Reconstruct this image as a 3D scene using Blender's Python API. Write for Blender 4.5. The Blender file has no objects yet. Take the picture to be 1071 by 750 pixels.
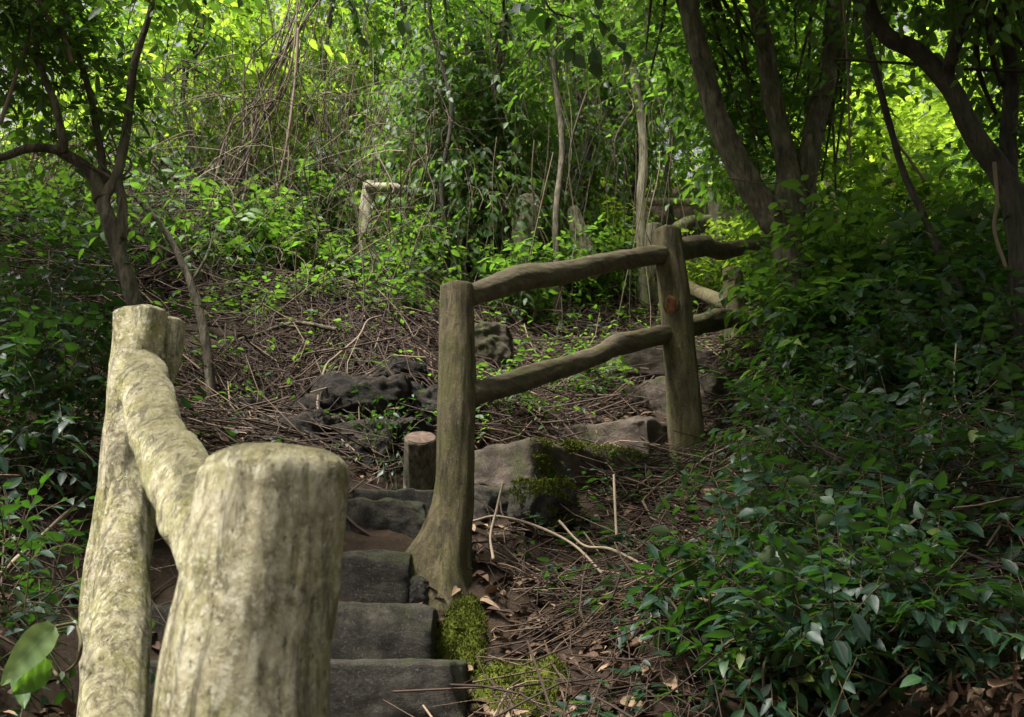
import bpy, bmesh, math, random
import numpy as np
from mathutils import Vector, Matrix

C = bpy.context.scene.collection
RNG = np.random.default_rng(7)
random.seed(7)

# ------------------------------------------------------------------ camera model
F = 1029.0; PITCH = math.radians(16.0); EYE = np.array([0.0, 0.0, 1.5])
cp, sp_ = math.cos(PITCH), math.sin(PITCH)

def ray(px, py):
    u = (px - 535.5) / F; v = (375.0 - py) / F
    return np.array([u, cp - v * sp_, sp_ + v * cp])

def P(px, py, Y):
    """world point seen at photo pixel (px,py), Y metres ahead of the camera"""
    d = ray(px, py)
    return EYE + d * (Y / d[1])

# ------------------------------------------------------------------ noise
_LAT = np.random.default_rng(3).random((32, 32, 32)) * 2 - 1
def vnoise(p):
    p = np.asarray(p, float)
    i = np.floor(p).astype(int); f = p - i
    f = f * f * (3 - 2 * f)
    r = 0
    for dx in (0, 1):
        wx = f[:, 0] if dx else 1 - f[:, 0]
        for dy in (0, 1):
            wy = f[:, 1] if dy else 1 - f[:, 1]
            for dz in (0, 1):
                wz = f[:, 2] if dz else 1 - f[:, 2]
                r = r + wx * wy * wz * _LAT[(i[:, 0] + dx) % 32, (i[:, 1] + dy) % 32, (i[:, 2] + dz) % 32]
    return r
def fbm(p, oct=4):
    a, s, r = 1.0, 1.0, 0
    for k in range(oct):
        r = r + a * vnoise(p * s + k * 7.3); a *= .5; s *= 2.03
    return r
def unit(v):
    return v / np.maximum(np.linalg.norm(v, axis=-1, keepdims=True), 1e-9)

# ------------------------------------------------------------------ terrain
ctrl = [  # photo pixel + distance of places where bare ground is seen or implied
 (420,745,2.75),(250,640,3.1),(440,560,3.75),(440,505,4.3),(330,470,4.5),(230,455,4.5),
 (330,395,5.2),(420,360,5.7),(330,325,6.3),(410,300,7.0),(240,300,6.6),(100,250,6.6),
 (385,268,8.6),(20,720,2.2),(30,575,2.9),(60,470,3.6),(10,330,5.0),(60,400,4.2),
 (465,618,3.45),(560,610,3.6),(600,735,2.65),(520,735,2.6),(690,640,3.2),(600,520,4.3),
 (715,478,4.9),(650,488,4.75),(770,385,6.4),(690,395,6.2),(685,318,8.4),(560,365,6.8),(600,300,8.2),
 (620,262,9.6),(535,200,13),(300,200,11),(100,150,11),(900,230,8.5),(1060,200,8.5),
 (800,755,2.4),(900,640,3.0),(1010,740,2.4),(950,500,4.0),(1060,420,4.4),(860,380,5.4),(1065,600,3.0),
 (800,520,4.2),(540,425,5.6),(640,430,5.7)]
pts = [P(*c) for c in ctrl]
pts += [np.array(p) for p in [(0,0,-.15),(-2,0,-.2),(2.5,0,.1),(0,1.2,-.05),(-.9,1.8,-.4+1.5),(-.5,1,.6),(-.8,2.25,1.17),(-.45,2.3,1.17),(-1.02,2.45,1.2),(-2.5,2,.9),(3,2,.95),(0,-3,-1.8),(-5,-3,-1.8),(5,-3,-1.6),
  (-6,4,2.2),(-7,9,5.5),(6,4,2.3),(7,9,6),(-8,14,8.2),(0,15,8.6),(8,14,8.6),(0,18,8.6),(-8,18,8.4),(8,18,8.6)]]
pts = np.array(pts)
def _phi(r2): return np.where(r2 > 1e-12, .5 * r2 * np.log(np.maximum(r2, 1e-12)), 0)
_n = len(pts)
_A = np.zeros((_n + 3, _n + 3))
_d2 = ((pts[:, None, :2] - pts[None, :, :2]) ** 2).sum(-1)
_A[:_n, :_n] = _phi(_d2) + np.eye(_n) * 0.02
_A[:_n, _n] = 1; _A[:_n, _n + 1:] = pts[:, :2]; _A[_n, :_n] = 1; _A[_n + 1:, :_n] = pts[:, :2].T
_w = np.linalg.solve(_A, np.r_[pts[:, 2], 0, 0, 0])
def H0(x, y):
    x = np.clip(np.asarray(x, float).ravel(), -8, 8); y = np.clip(np.asarray(y, float).ravel(), -3, 18)
    d2 = (x[:, None] - pts[None, :, 0]) ** 2 + (y[:, None] - pts[None, :, 1]) ** 2
    return _phi(d2) @ _w[:_n] + _w[_n] + _w[_n + 1] * x + _w[_n + 2] * y
def H(x, y):
    x = np.asarray(x, float).ravel(); y = np.asarray(y, float).ravel()
    q = np.c_[x, y, x * 0]
    return H0(x, y) + .07 * fbm(q * 1.7, 4) + .02 * fbm(q * 9, 2)
def G(px, py, ymin=1.6, ymax=17):
    """ground point seen at a photo pixel"""
    d = ray(px, py)
    Ys = np.linspace(ymin, ymax, 800)
    Q = EYE[None] + d[None] * (Ys / d[1])[:, None]
    below = np.nonzero(Q[:, 2] < H(Q[:, 0], Q[:, 1]))[0]
    q = Q[below[0]] if len(below) else Q[-1]
    q = q.copy(); q[2] = H(q[0], q[1])[0]
    return q
def onground(x, y, dz=0): return np.array([x, y, H([x], [y])[0] + dz])

# ------------------------------------------------------------------ mesh builder
class MB:
    def __init__(s): s.v = []; s.q = []; s.t = []; s.a = []; s.r = []; s.n = 0
    def add(s, V, quads=None, tris=None, tint=.5, rib=0.):
        V = np.asarray(V, float)
        if quads is not None and len(quads): s.q.append(np.asarray(quads) + s.n)
        if tris is not None and len(tris): s.t.append(np.asarray(tris) + s.n)
        s.v.append(V); s.a.append(np.broadcast_to(tint, (len(V),))); s.r.append(np.broadcast_to(rib, (len(V),)))
        s.n += len(V); return s
    def build(s, name, mat, parent=None, smooth=True, origin=None):
        V = np.concatenate(s.v)
        if origin is not None: V = V - np.asarray(origin)
        q = np.concatenate(s.q) if s.q else np.zeros((0, 4), int)
        t = np.concatenate(s.t) if s.t else np.zeros((0, 3), int)
        me = bpy.data.meshes.new(name)
        me.vertices.add(len(V)); me.vertices.foreach_set('co', V.astype(np.float32).ravel())
        loops = np.r_[q.ravel(), t.ravel()].astype(np.int32)
        me.loops.add(len(loops)); me.loops.foreach_set('vertex_index', loops)
        tot = np.r_[np.full(len(q), 4), np.full(len(t), 3)].astype(np.int32)
        me.polygons.add(len(tot)); me.polygons.foreach_set('loop_start', (np.cumsum(tot) - tot).astype(np.int32))
        me.polygons.foreach_set('loop_total', tot)
        me.polygons.foreach_set('use_smooth', np.full(len(tot), smooth))
        for nm, arr in (('tint', s.a), ('rib', s.r)):
            at = me.attributes.new(nm, 'FLOAT', 'POINT'); at.data.foreach_set('value', np.concatenate(arr).astype(np.float32))
        me.materials.append(mat); me.update(calc_edges=True); me.validate()
        o = bpy.data.objects.new(name, me); C.objects.link(o)
        if parent is not None: o.parent = parent
        if origin is not None and parent is None: o.location = origin
        return o

def tag(o, label=None, cat=None, group=None, kind=None):
    if label: o['label'] = label
    if cat: o['category'] = cat
    if group: o['group'] = group
    if kind: o['kind'] = kind
    return o
def thing(name, loc, label, cat, group=None):
    o = bpy.data.objects.new(name, None); C.objects.link(o); o.location = loc; o.empty_display_size = .1
    return tag(o, label, cat, group)

# ------------------------------------------------------------------ tubes
def catmull(pts, n):
    p = np.asarray(pts, float); m = len(p)
    pp = np.vstack([2 * p[0] - p[1], p, 2 * p[-1] - p[-2]])
    t = np.linspace(0, m - 1 - 1e-9, n); i = t.astype(int); f = (t - i)[:, None]
    a, b, c, d = pp[i], pp[i + 1], pp[i + 2], pp[i + 3]
    return .5 * (2 * b + (c - a) * f + (2 * a - 5 * b + 4 * c - d) * f ** 2 + (3 * b - a - 3 * c + d) * f ** 3)

def tube(mb, path, radii, sides=12, n=None, amp=0., scale=6., stretch=.35, seed=0., cap=True, dome=.25, fine=0., tint=.5, flat=None):
    path = np.asarray(path, float)
    n = n or max(8, len(path) * 6)
    pr = catmull(np.c_[path, np.broadcast_to(radii, (len(path),))], n)
    p, r = pr[:, :3], np.maximum(pr[:, 3], 1e-4)
    tg = unit(np.gradient(p, axis=0))
    u = np.zeros_like(p)
    ref = np.array([1., 0, 0]) if abs(tg[0][0]) < .8 else np.array([0, 1., 0])
    u0 = ref
    for k in range(n):
        u0 = u0 - tg[k] * (u0 @ tg[k]); u0 = u0 / np.linalg.norm(u0); u[k] = u0
    w = np.cross(tg, u)
    s = np.r_[0, np.cumsum(np.linalg.norm(np.diff(p, axis=0), axis=1))]
    a = np.linspace(0, 2 * math.pi, sides, endpoint=False)
    ca, sa = np.cos(a), np.sin(a)
    rr = np.repeat(r[:, None], sides, 1)
    if amp or fine:
        rm = float(np.mean(r))
        q = np.stack([np.broadcast_to(ca * rm, (n, sides)), np.broadcast_to(sa * rm, (n, sides)), np.broadcast_to((s * stretch * .55)[:, None], (n, sides))], -1).reshape(-1, 3)
        rr = rr + rr * amp * fbm(q * scale / max(rm, .02) * .16 + seed, 3).reshape(n, sides) * 1.
        if fine: rr = rr + rr * fine * fbm(q * np.array([1, 1, .3]) * scale / max(rm, .02) * .8 + seed + 11, 3).reshape(n, sides)
    V = p[:, None] + rr[..., None] * (ca[None, :, None] * u[:, None] + sa[None, :, None] * w[:, None])
    V = V.reshape(-1, 3)
    i = np.arange(n - 1)[:, None] * sides; j = np.arange(sides)[None]
    j2 = (j + 1) % sides
    Q = np.stack([i + j, i + j2, i + sides + j2, i + sides + j], -1).reshape(-1, 4)
    T = []
    if cap:
        for end, sg in ((0, -1), (n - 1, 1)):
            base = len(V); ring = np.arange(sides) + end * sides
            prev = ring; cur = V[ring].mean(0)
            if dome and sides >= 8:
                for (k, h) in ((.93, .35), (.8, .65), (.5, .9)):
                    rv = cur + (V[ring] - cur) * k + tg[end] * sg * h * dome * r[end]
                    b0 = len(V); V = np.vstack([V, rv]); new = np.arange(sides) + b0
                    nx = np.roll(new, -1); px_ = np.roll(prev, -1)
                    Q = np.vstack([Q, np.stack([prev, px_, nx, new], -1) if sg > 0 else np.stack([prev, new, nx, px_], -1)])
                    prev = new
            ctr = len(V); V = np.vstack([V, (cur + tg[end] * sg * dome * r[end] * (1 if sides >= 8 else 0))[None]])
            px_ = np.roll(prev, -1); cc = np.full(sides, ctr)
            T.append(np.stack([prev, px_, cc], -1) if sg > 0 else np.stack([prev, cc, px_], -1))
    mb.add(V, Q, np.concatenate(T) if T else None, tint)
    return mb

def strands(mb, pts, rad, tint=.5):
    """many thin three-sided strands; pts (N,K,3), rad (N,) or (N,K)"""
    N, K, _ = pts.shape
    rad = np.broadcast_to(np.asarray(rad, float).reshape(N, -1), (N, K)) * np.linspace(1, .45, K)[None]
    tg = unit(np.gradient(pts, axis=1))
    ref = np.where(np.abs(tg[..., 2:3]) > .8, np.array([1., 0, 0]), np.array([0, 0, 1.]))
    u = unit(np.cross(tg, ref)); w = np.cross(tg, u)
    a = np.array([0, 2.094, 4.189])
    V = pts[:, :, None] + rad[..., None, None] * (np.cos(a)[:, None] * u[:, :, None] + np.sin(a)[:, None] * w[:, :, None])
    V = V.reshape(-1, 3)
    b = (np.arange(N) * K * 3)[:, None, None] + (np.arange(K - 1) * 3)[None, :, None] + np.arange(3)[None, None]
    b2 = (np.arange(N) * K * 3)[:, None, None] + (np.arange(K - 1) * 3)[None, :, None] + ((np.arange(3) + 1) % 3)[None, None]
    Q = np.stack([b, b2, b2 + 3, b + 3], -1).reshape(-1, 4)
    mb.add(V, Q, None, np.repeat(np.broadcast_to(tint, (N,)), K * 3))
    return mb

# ------------------------------------------------------------------ leaves
_tn = np.array([[0,0],[0,.2],[0,.46],[0,.74],[0,1],[-.40,.19],[-.5,.43],[-.31,.73],[.40,.19],[.5,.43],[.31,.73]])
_tq = np.array([[1,2,6,5],[2,3,7,6],[2,1,8,9],[3,2,9,10]]); _tt = np.array([[0,1,5],[3,4,7],[1,0,8],[4,3,10]])
_tr = np.array([1,1,1,1,1,0,0,0,0,0,0.])
_fn = np.array([[0,0],[-.46,.3],[-.36,.68],[0,1],[.36,.68],[.46,.3]])
_fq = np.array([[0,3,2,1],[0,5,4,3]])
_fr = np.array([1,0,0,1,0,0.])
def leaves(mb, p, d, nrm, L, W, tint, near=True, shape=None, fold=.14, curl=.16, rng=RNG):
    N = len(p)
    L = np.broadcast_to(L, (N,)).reshape(N, 1, 1); W = np.broadcast_to(W, (N,)).reshape(N, 1, 1)
    d = unit(d); s = unit(np.cross(d, nrm)); n = np.cross(s, d)
    tm = (_tn if shape is None else shape) if near else _fn
    k = len(tm)
    cu = curl * (.4 + 1.2 * rng.random((N, 1, 1)))
    x = tm[:, 0][None, :, None]; y = tm[:, 1][None, :, None]
    wav = 1 + .08 * rng.standard_normal((N, k, 1))
    V = p[:, None] + d[:, None] * y * L + s[:, None] * x * W * wav + n[:, None] * (np.abs(x) * 2 * fold * W - cu * L * y * y + .03 * W * rng.standard_normal((N, k, 1)))
    off = (np.arange(N) * k)[:, None, None]
    tt = np.repeat(np.broadcast_to(tint, (N,)), k)
    if near:
        mb.add(V.reshape(-1, 3), (off + _tq[None]).reshape(-1, 4), (off + _tt[None]).reshape(-1, 3), tt, np.tile(_tr, N))
    else:
        mb.add(V.reshape(-1, 3), (off + _fq[None]).reshape(-1, 4), None, tt, np.tile(_fr, N))

def foliage(lm, sm, cen, rad, ntw, L, m=9, tl=.35, droop=.3, up=.5, out=.7, near=True, ratio=.46, tint=(.5,.2), hang=.35, shell=.45, rng=RNG, shape=None, stem_r=.0022):
    """twigs with alternate leaves, spread through ellipsoids"""
    cen = np.atleast_2d(cen); rad = np.atleast_2d(rad); 
    if rad.shape[1] == 1: rad = np.repeat(rad, 3, 1)
    rad = np.broadcast_to(rad, cen.shape)
    vol = rad.prod(1) ** .7; ch = rng.choice(len(cen), ntw, p=vol / vol.sum())
    dr = unit(rng.standard_normal((ntw, 3)))
    rr = rng.random((ntw, 1)) ** shell
    s0 = cen[ch] + dr * rad[ch] * rr
    d = unit(dr * out + np.array([0, 0, up]) + rng.standard_normal((ntw, 3)) * .55)
    tlen = tl * (.55 + .8 * rng.random((ntw, 1)))
    t = (np.arange(m) + .6) / m
    g = np.array([0, 0, -1.])
    pts = s0[:, None] + d[:, None] * (tlen * t)[..., None] + g * (droop * tlen * t ** 2)[..., None]
    tg = unit(d[:, None] + g * 2 * droop * t[None, :, None])
    side = unit(np.cross(tg, np.array([0, 0, 1.]) + rng.standard_normal((ntw, 1, 3)) * .25))
    sg = np.where(np.arange(m) % 2 == 0, 1., -1.)[None, :, None]
    ld = unit(side * sg * (.85) + tg * .65 + g * hang + rng.standard_normal((ntw, m, 3)) * .22)
    nr = unit(np.cross(side, tg) * np.sign(np.cross(side, tg)[..., 2:3] + 1e-6) + np.array([0, 0, .5]) + rng.standard_normal((ntw, m, 3)) * (.45 if near else .32))
    ll = L * (.38 + .8 * rng.random((ntw, m))) * (.75 + .35 * np.sin(t * 2.6))[None]
    ti = np.clip(tint[0] + tint[1] * (rng.standard_normal((ntw, 1)) * .8 + rng.standard_normal((ntw, m)) * .5), 0, 1)
    keep = (rng.random((ntw, m)) > .12).ravel()
    leaves(lm, pts.reshape(-1, 3)[keep], ld.reshape(-1, 3)[keep], nr.reshape(-1, 3)[keep], ll.ravel()[keep], ll.ravel()[keep] * ratio, ti.ravel()[keep], near, shape, rng=rng)
    if sm is not None:
        strands(sm, np.concatenate([s0[:, None], pts], 1)[:, ::2], np.full(ntw, stem_r), .5)

# ------------------------------------------------------------------ materials
def newmat(name):
    m = bpy.data.materials.new(name); m.use_nodes = True
    nt = m.node_tree; nt.nodes.clear()
    return m, nt, nt.nodes, nt.links
def N_(nt, typ, **kw):
    n = nt.nodes.new(typ)
    for k, v in kw.items():
        if k.startswith('i_'):
            n.inputs[k[2:].replace('_', ' ')].default_value = v
        else: setattr(n, k, v)
    return n
def ramp(nt, fac, stops):
    r = nt.nodes.new('ShaderNodeValToRGB'); e = r.color_ramp.elements
    while len(e) < len(stops): e.new(.5)
    for el, (p, c) in zip(e, stops):
        el.position = p; el.color = (*c, 1) if len(c) == 3 else c
    nt.links.new(fac, r.inputs[0]); return r.outputs[0]
def mix(nt, fac, a, b, mode='MIX'):
    n = nt.nodes.new('ShaderNodeMix'); n.data_type = 'RGBA'; n.blend_type = mode
    for s, v in ((0, fac), (6, a), (7, b)):
        if hasattr(v, 'is_linked') or hasattr(v, 'links'): nt.links.new(v, n.inputs[s])
        else: n.inputs[s].default_value = (v if s == 0 else (*v, 1))
    return n.outputs[2]
def noise(nt, vec, scale, detail=4, rough=.6, dist=0.):
    n = nt.nodes.new('ShaderNodeTexNoise'); n.inputs['Scale'].default_value = scale; n.inputs['Detail'].default_value = detail
    n.inputs['Roughness'].default_value = rough; n.inputs['Distortion'].default_value = dist
    nt.links.new(vec, n.inputs['Vector']); return n.outputs['Fac']
def mapping(nt, vec, scale=(1,1,1), loc=(0,0,0)):
    n = nt.nodes.new('ShaderNodeMapping'); n.inputs['Scale'].default_value = scale; n.inputs['Location'].default_value = loc
    nt.links.new(vec, n.inputs['Vector']); return n.outputs[0]

def leaf_mat(name, dark, mid, light, trans, tfac=.4, rough=.35, spec=.5):
    m, nt, n, l = newmat(name)
    at = N_(nt, 'ShaderNodeAttribute', attribute_name='tint'); rb = N_(nt, 'ShaderNodeAttribute', attribute_name='rib')
    geo = N_(nt, 'ShaderNodeNewGeometry')
    col = ramp(nt, at.outputs['Fac'], [(0., dark), (.5, mid), (.93, light), (1., tuple(min(1, c * 1.5 + d_) for c, d_ in zip(light, (.07, .03, 0))))])
    ribm = N_(nt, 'ShaderNodeMath', operation='POWER'); l.new(rb.outputs['Fac'], ribm.inputs[0]); ribm.inputs[1].default_value = 9
    rs = N_(nt, 'ShaderNodeMath', operation='MULTIPLY'); l.new(ribm.outputs[0], rs.inputs[0]); rs.inputs[1].default_value = .35
    col = mix(nt, rs.outputs[0], col, tuple(min(1, c * 1.9 + .01) for c in light))
    mott = noise(nt, geo.outputs['Position'], 60, 3)
    col = mix(nt, mott, col, tuple(c * .8 for c in mid), 'MIX') if False else col
    back = mix(nt, .35, col, (.16, .2, .09))
    colf = N_(nt, 'ShaderNodeMix'); colf.data_type = 'RGBA'
    l.new(geo.outputs['Backfacing'], colf.inputs[0]); l.new(col, colf.inputs[6]); l.new(back, colf.inputs[7])
    b = N_(nt, 'ShaderNodeBsdfPrincipled'); b.inputs['Roughness'].default_value = rough
    b.inputs['Specular IOR Level'].default_value = spec
    l.new(colf.outputs[2], b.inputs['Base Color'])
    mr = N_(nt, 'ShaderNodeMapRange'); l.new(mott, mr.inputs[0]); mr.inputs[3].default_value = rough - .1; mr.inputs[4].default_value = rough + .2
    l.new(mr.outputs[0], b.inputs['Roughness'])
    tr = N_(nt, 'ShaderNodeBsdfTranslucent')
    tcol = mix(nt, at.outputs['Fac'], tuple(c * .6 for c in trans), tuple(min(1, c * 1.3) for c in trans))
    l.new(tcol, tr.inputs[0])
    ms = N_(nt, 'ShaderNodeMixShader'); ms.inputs[0].default_value = tfac
    l.new(b.outputs[0], ms.inputs[1]); l.new(tr.outputs[0], ms.inputs[2])
    o = N_(nt, 'ShaderNodeOutputMaterial'); l.new(ms.outputs[0], o.inputs[0])
    return m

def solid_mat(name, build, rough=.85, bump=.4, bdist=.01, spec=.3):
    """build(nt, objvec, posvec) -> colour socket, height socket"""
    m, nt, n, l = newmat(name)
    tc = N_(nt, 'ShaderNodeTexCoord'); geo = N_(nt, 'ShaderNodeNewGeometry')
    col, h = build(nt, tc.outputs['Object'], geo.outputs['Position'])
    b = N_(nt, 'ShaderNodeBsdfPrincipled'); b.inputs['Roughness'].default_value = rough; b.inputs['Specular IOR Level'].default_value = spec
    l.new(col, b.inputs['Base Color'])
    if h is not None:
        bp = N_(nt, 'ShaderNodeBump'); bp.inputs['Strength'].default_value = bump; bp.inputs['Distance'].default_value = bdist
        l.new(h, bp.inputs['Height']); l.new(bp.outputs[0], b.inputs['Normal'])
    o = N_(nt, 'ShaderNodeOutputMaterial'); l.new(b.outputs[0], o.inputs[0])
    return m

def up_mask(nt, lo, hi):
    g = nt.nodes.new('ShaderNodeNewGeometry'); s = nt.nodes.new('ShaderNodeSeparateXYZ'); nt.links.new(g.outputs['Normal'], s.inputs[0])
    r = nt.nodes.new('ShaderNodeMapRange'); r.inputs[1].default_value = lo; r.inputs[2].default_value = hi
    nt.links.new(s.outputs[2], r.inputs[0]); return r.outputs[0]
def mul(nt, a, b):
    n = nt.nodes.new('ShaderNodeMath'); n.operation = 'MULTIPLY'
    for i, v in enumerate((a, b)):
        if isinstance(v, (int, float)): n.inputs[i].default_value = v
        else: nt.links.new(v, n.inputs[i])
    return n.outputs[0]

def m_pale(nt, ob, po, g=(1, 1, .75), g2=(1, 1, .3)):       # weathered concrete cast as bark, algae and lichen
    st = mapping(nt, ob, g); st2 = mapping(nt, ob, g2)
    base = ramp(nt, noise(nt, st, 26, 7, .72), [(.30, (.07,.058,.034)), (.41, (.29,.25,.145)), (.52, (.52,.46,.29)), (.70, (.76,.70,.50))])
    alg = ramp(nt, noise(nt, ob, 9, 6, .65), [(.44, (0,0,0)), (.6, (1,1,1))])
    base = mix(nt, mul(nt, alg, .7), base, (.31,.295,.075))
    fl = ramp(nt, noise(nt, mapping(nt, ob, tuple(x ** .7 for x in g)), 95, 6, .75), [(.52, (0,0,0)), (.58, (1,1,1))])
    base = mix(nt, mul(nt, fl, .8), base, (.70,.66,.48))
    dk = ramp(nt, noise(nt, st2, 30, 8, .78, 1.2), [(.53, (0,0,0)), (.62, (1,1,1))])
    base = mix(nt, mul(nt, dk, .6), base, (.065,.055,.03))
    pit = ramp(nt, noise(nt, mapping(nt, ob, (1,1,.6), (3,1,2)), 130, 4, .7), [(.60, (0,0,0)), (.68, (1,1,1))])
    base = mix(nt, mul(nt, pit, .8), base, (.05,.045,.025))
    topm = up_mask(nt, .25, .8)
    base = mix(nt, mul(nt, topm, .75), base, (.10,.085,.035))
    h = noise(nt, mapping(nt, ob, g), 75, 8, .75)
    h = mix(nt, mul(nt, dk, .7), h, (0,0,0))
    return base, h
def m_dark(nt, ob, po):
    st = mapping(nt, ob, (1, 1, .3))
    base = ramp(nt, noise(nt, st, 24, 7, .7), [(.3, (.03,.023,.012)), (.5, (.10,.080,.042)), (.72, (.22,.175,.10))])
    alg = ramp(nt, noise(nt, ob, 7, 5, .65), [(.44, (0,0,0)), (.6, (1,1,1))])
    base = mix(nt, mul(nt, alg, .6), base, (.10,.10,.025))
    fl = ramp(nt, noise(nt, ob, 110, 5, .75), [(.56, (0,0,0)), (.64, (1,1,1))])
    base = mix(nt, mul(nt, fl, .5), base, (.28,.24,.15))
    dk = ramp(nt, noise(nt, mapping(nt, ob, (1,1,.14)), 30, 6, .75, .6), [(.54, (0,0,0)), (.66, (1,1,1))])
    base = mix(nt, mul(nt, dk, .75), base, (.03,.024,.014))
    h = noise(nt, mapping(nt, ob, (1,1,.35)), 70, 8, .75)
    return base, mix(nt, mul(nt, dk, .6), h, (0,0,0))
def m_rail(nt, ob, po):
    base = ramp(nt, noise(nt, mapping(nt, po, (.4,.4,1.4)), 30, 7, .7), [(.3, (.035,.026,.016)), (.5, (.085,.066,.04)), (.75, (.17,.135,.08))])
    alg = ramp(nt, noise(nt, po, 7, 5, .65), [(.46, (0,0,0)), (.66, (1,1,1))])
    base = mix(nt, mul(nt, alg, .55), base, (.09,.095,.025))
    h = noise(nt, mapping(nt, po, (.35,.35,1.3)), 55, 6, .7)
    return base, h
def m_grey(nt, ob, po):
    base = ramp(nt, noise(nt, mapping(nt, po, (1,1,.4)), 22, 6, .7), [(.3, (.12,.105,.075)), (.5, (.26,.23,.165)), (.72, (.44,.40,.30))])
    return base, noise(nt, po, 40, 5, .7)
def m_stone(nt, ob, po):
    base = ramp(nt, noise(nt, po, 12, 7, .7), [(.3, (.011,.009,.007)), (.48, (.034,.029,.022)), (.70, (.105,.09,.07))])
    sp = ramp(nt, noise(nt, po, 150, 5, .75), [(.56, (0,0,0)), (.66, (1,1,1))])
    base = mix(nt, mul(nt, sp, .6), base, (.22,.20,.16))
    ms = mul(nt, up_mask(nt, .2, .95), ramp(nt, noise(nt, po, 5, 5, .7), [(.46, (0,0,0)), (.6, (1,1,1))]))
    base = mix(nt, mul(nt, ms, .85), base, (.05,.065,.012))
    return base, noise(nt, po, 48, 9, .8)
def m_lava(nt, ob, po):
    base = ramp(nt, noise(nt, po, 14, 8, .72), [(.3, (.006,.005,.004)), (.5, (.020,.016,.012)), (.74, (.060,.048,.036))])
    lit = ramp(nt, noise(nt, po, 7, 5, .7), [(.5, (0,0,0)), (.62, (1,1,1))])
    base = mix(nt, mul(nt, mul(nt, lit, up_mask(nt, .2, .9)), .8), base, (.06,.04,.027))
    return base, noise(nt, po, 48, 9, .8)
def m_brownstone(nt, ob, po):
    base = ramp(nt, noise(nt, po, 12, 7, .7), [(.3, (.035,.026,.02)), (.5, (.095,.072,.055)), (.75, (.19,.15,.118))])
    ms = ramp(nt, noise(nt, po, 4.5, 5, .7), [(.5, (0,0,0)), (.62, (1,1,1))])
    base = mix(nt, mul(nt, ms, .7), base, (.05,.062,.012))
    return base, noise(nt, po, 48, 9, .8)
def m_soil(nt, ob, po):
    base = ramp(nt, noise(nt, po, 5, 8, .7), [(.3, (.016,.011,.007)), (.5, (.04,.027,.018)), (.75, (.085,.058,.038))])
    sp = ramp(nt, noise(nt, po, 70, 4, .7), [(.58, (0,0,0)), (.7, (1,1,1))])
    base = mix(nt, mul(nt, sp, .5), base, (.14,.095,.06))
    return base, noise(nt, po, 30, 8, .75)
def m_moss(nt, ob, po):
    at = nt.nodes.new('ShaderNodeAttribute'); at.attribute_name = 'tint'
    a = noise(nt, po, 40, 4, .7)
    base = ramp(nt, a, [(.3, (.025,.034,.006)), (.55, (.070,.086,.011)), (.75, (.135,.15,.018))])
    base = mix(nt, at.outputs['Fac'], base, (.095,.11,.016))
    return base, noise(nt, po, 120, 4, .7)
def tintmat(name, stops, rough=.8):
    def f(nt, ob, po):
        at = nt.nodes.new('ShaderNodeAttribute'); at.attribute_name = 'tint'
        c = ramp(nt, at.outputs['Fac'], stops)
        c = mix(nt, mul(nt, noise(nt, po, 40, 3, .6), .5), c, tuple(x * .45 for x in stops[1][1]))
        return c, noise(nt, po, 90, 4, .6)
    return solid_mat(name, f, rough, .3, .004)
def barkmat(name, a, b, c, green=0.):
    def f(nt, ob, po):
        st = mapping(nt, po, (1, 1, .3))
        base = ramp(nt, noise(nt, st, 22, 6, .65), [(.3, a), (.5, b), (.75, c)])
        if green: base = mix(nt, mul(nt, ramp(nt, noise(nt, po, 6, 4, .6), [(.45, (0,0,0)), (.65, (1,1,1))]), green), base, (.07,.085,.03))
        h = noise(nt, st, 70, 6, .7)
        dk = ramp(nt, noise(nt, mapping(nt, po, (1, 1, .16)), 45, 6, .75, .7), [(.52, (0,0,0)), (.62, (1,1,1))])
        base = mix(nt, mul(nt, dk, .7), base, tuple(x * .6 for x in a))
        return base, mix(nt, mul(nt, dk, .7), h, (0,0,0))
    return solid_mat(name, f, .88, .8, .012)

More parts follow.
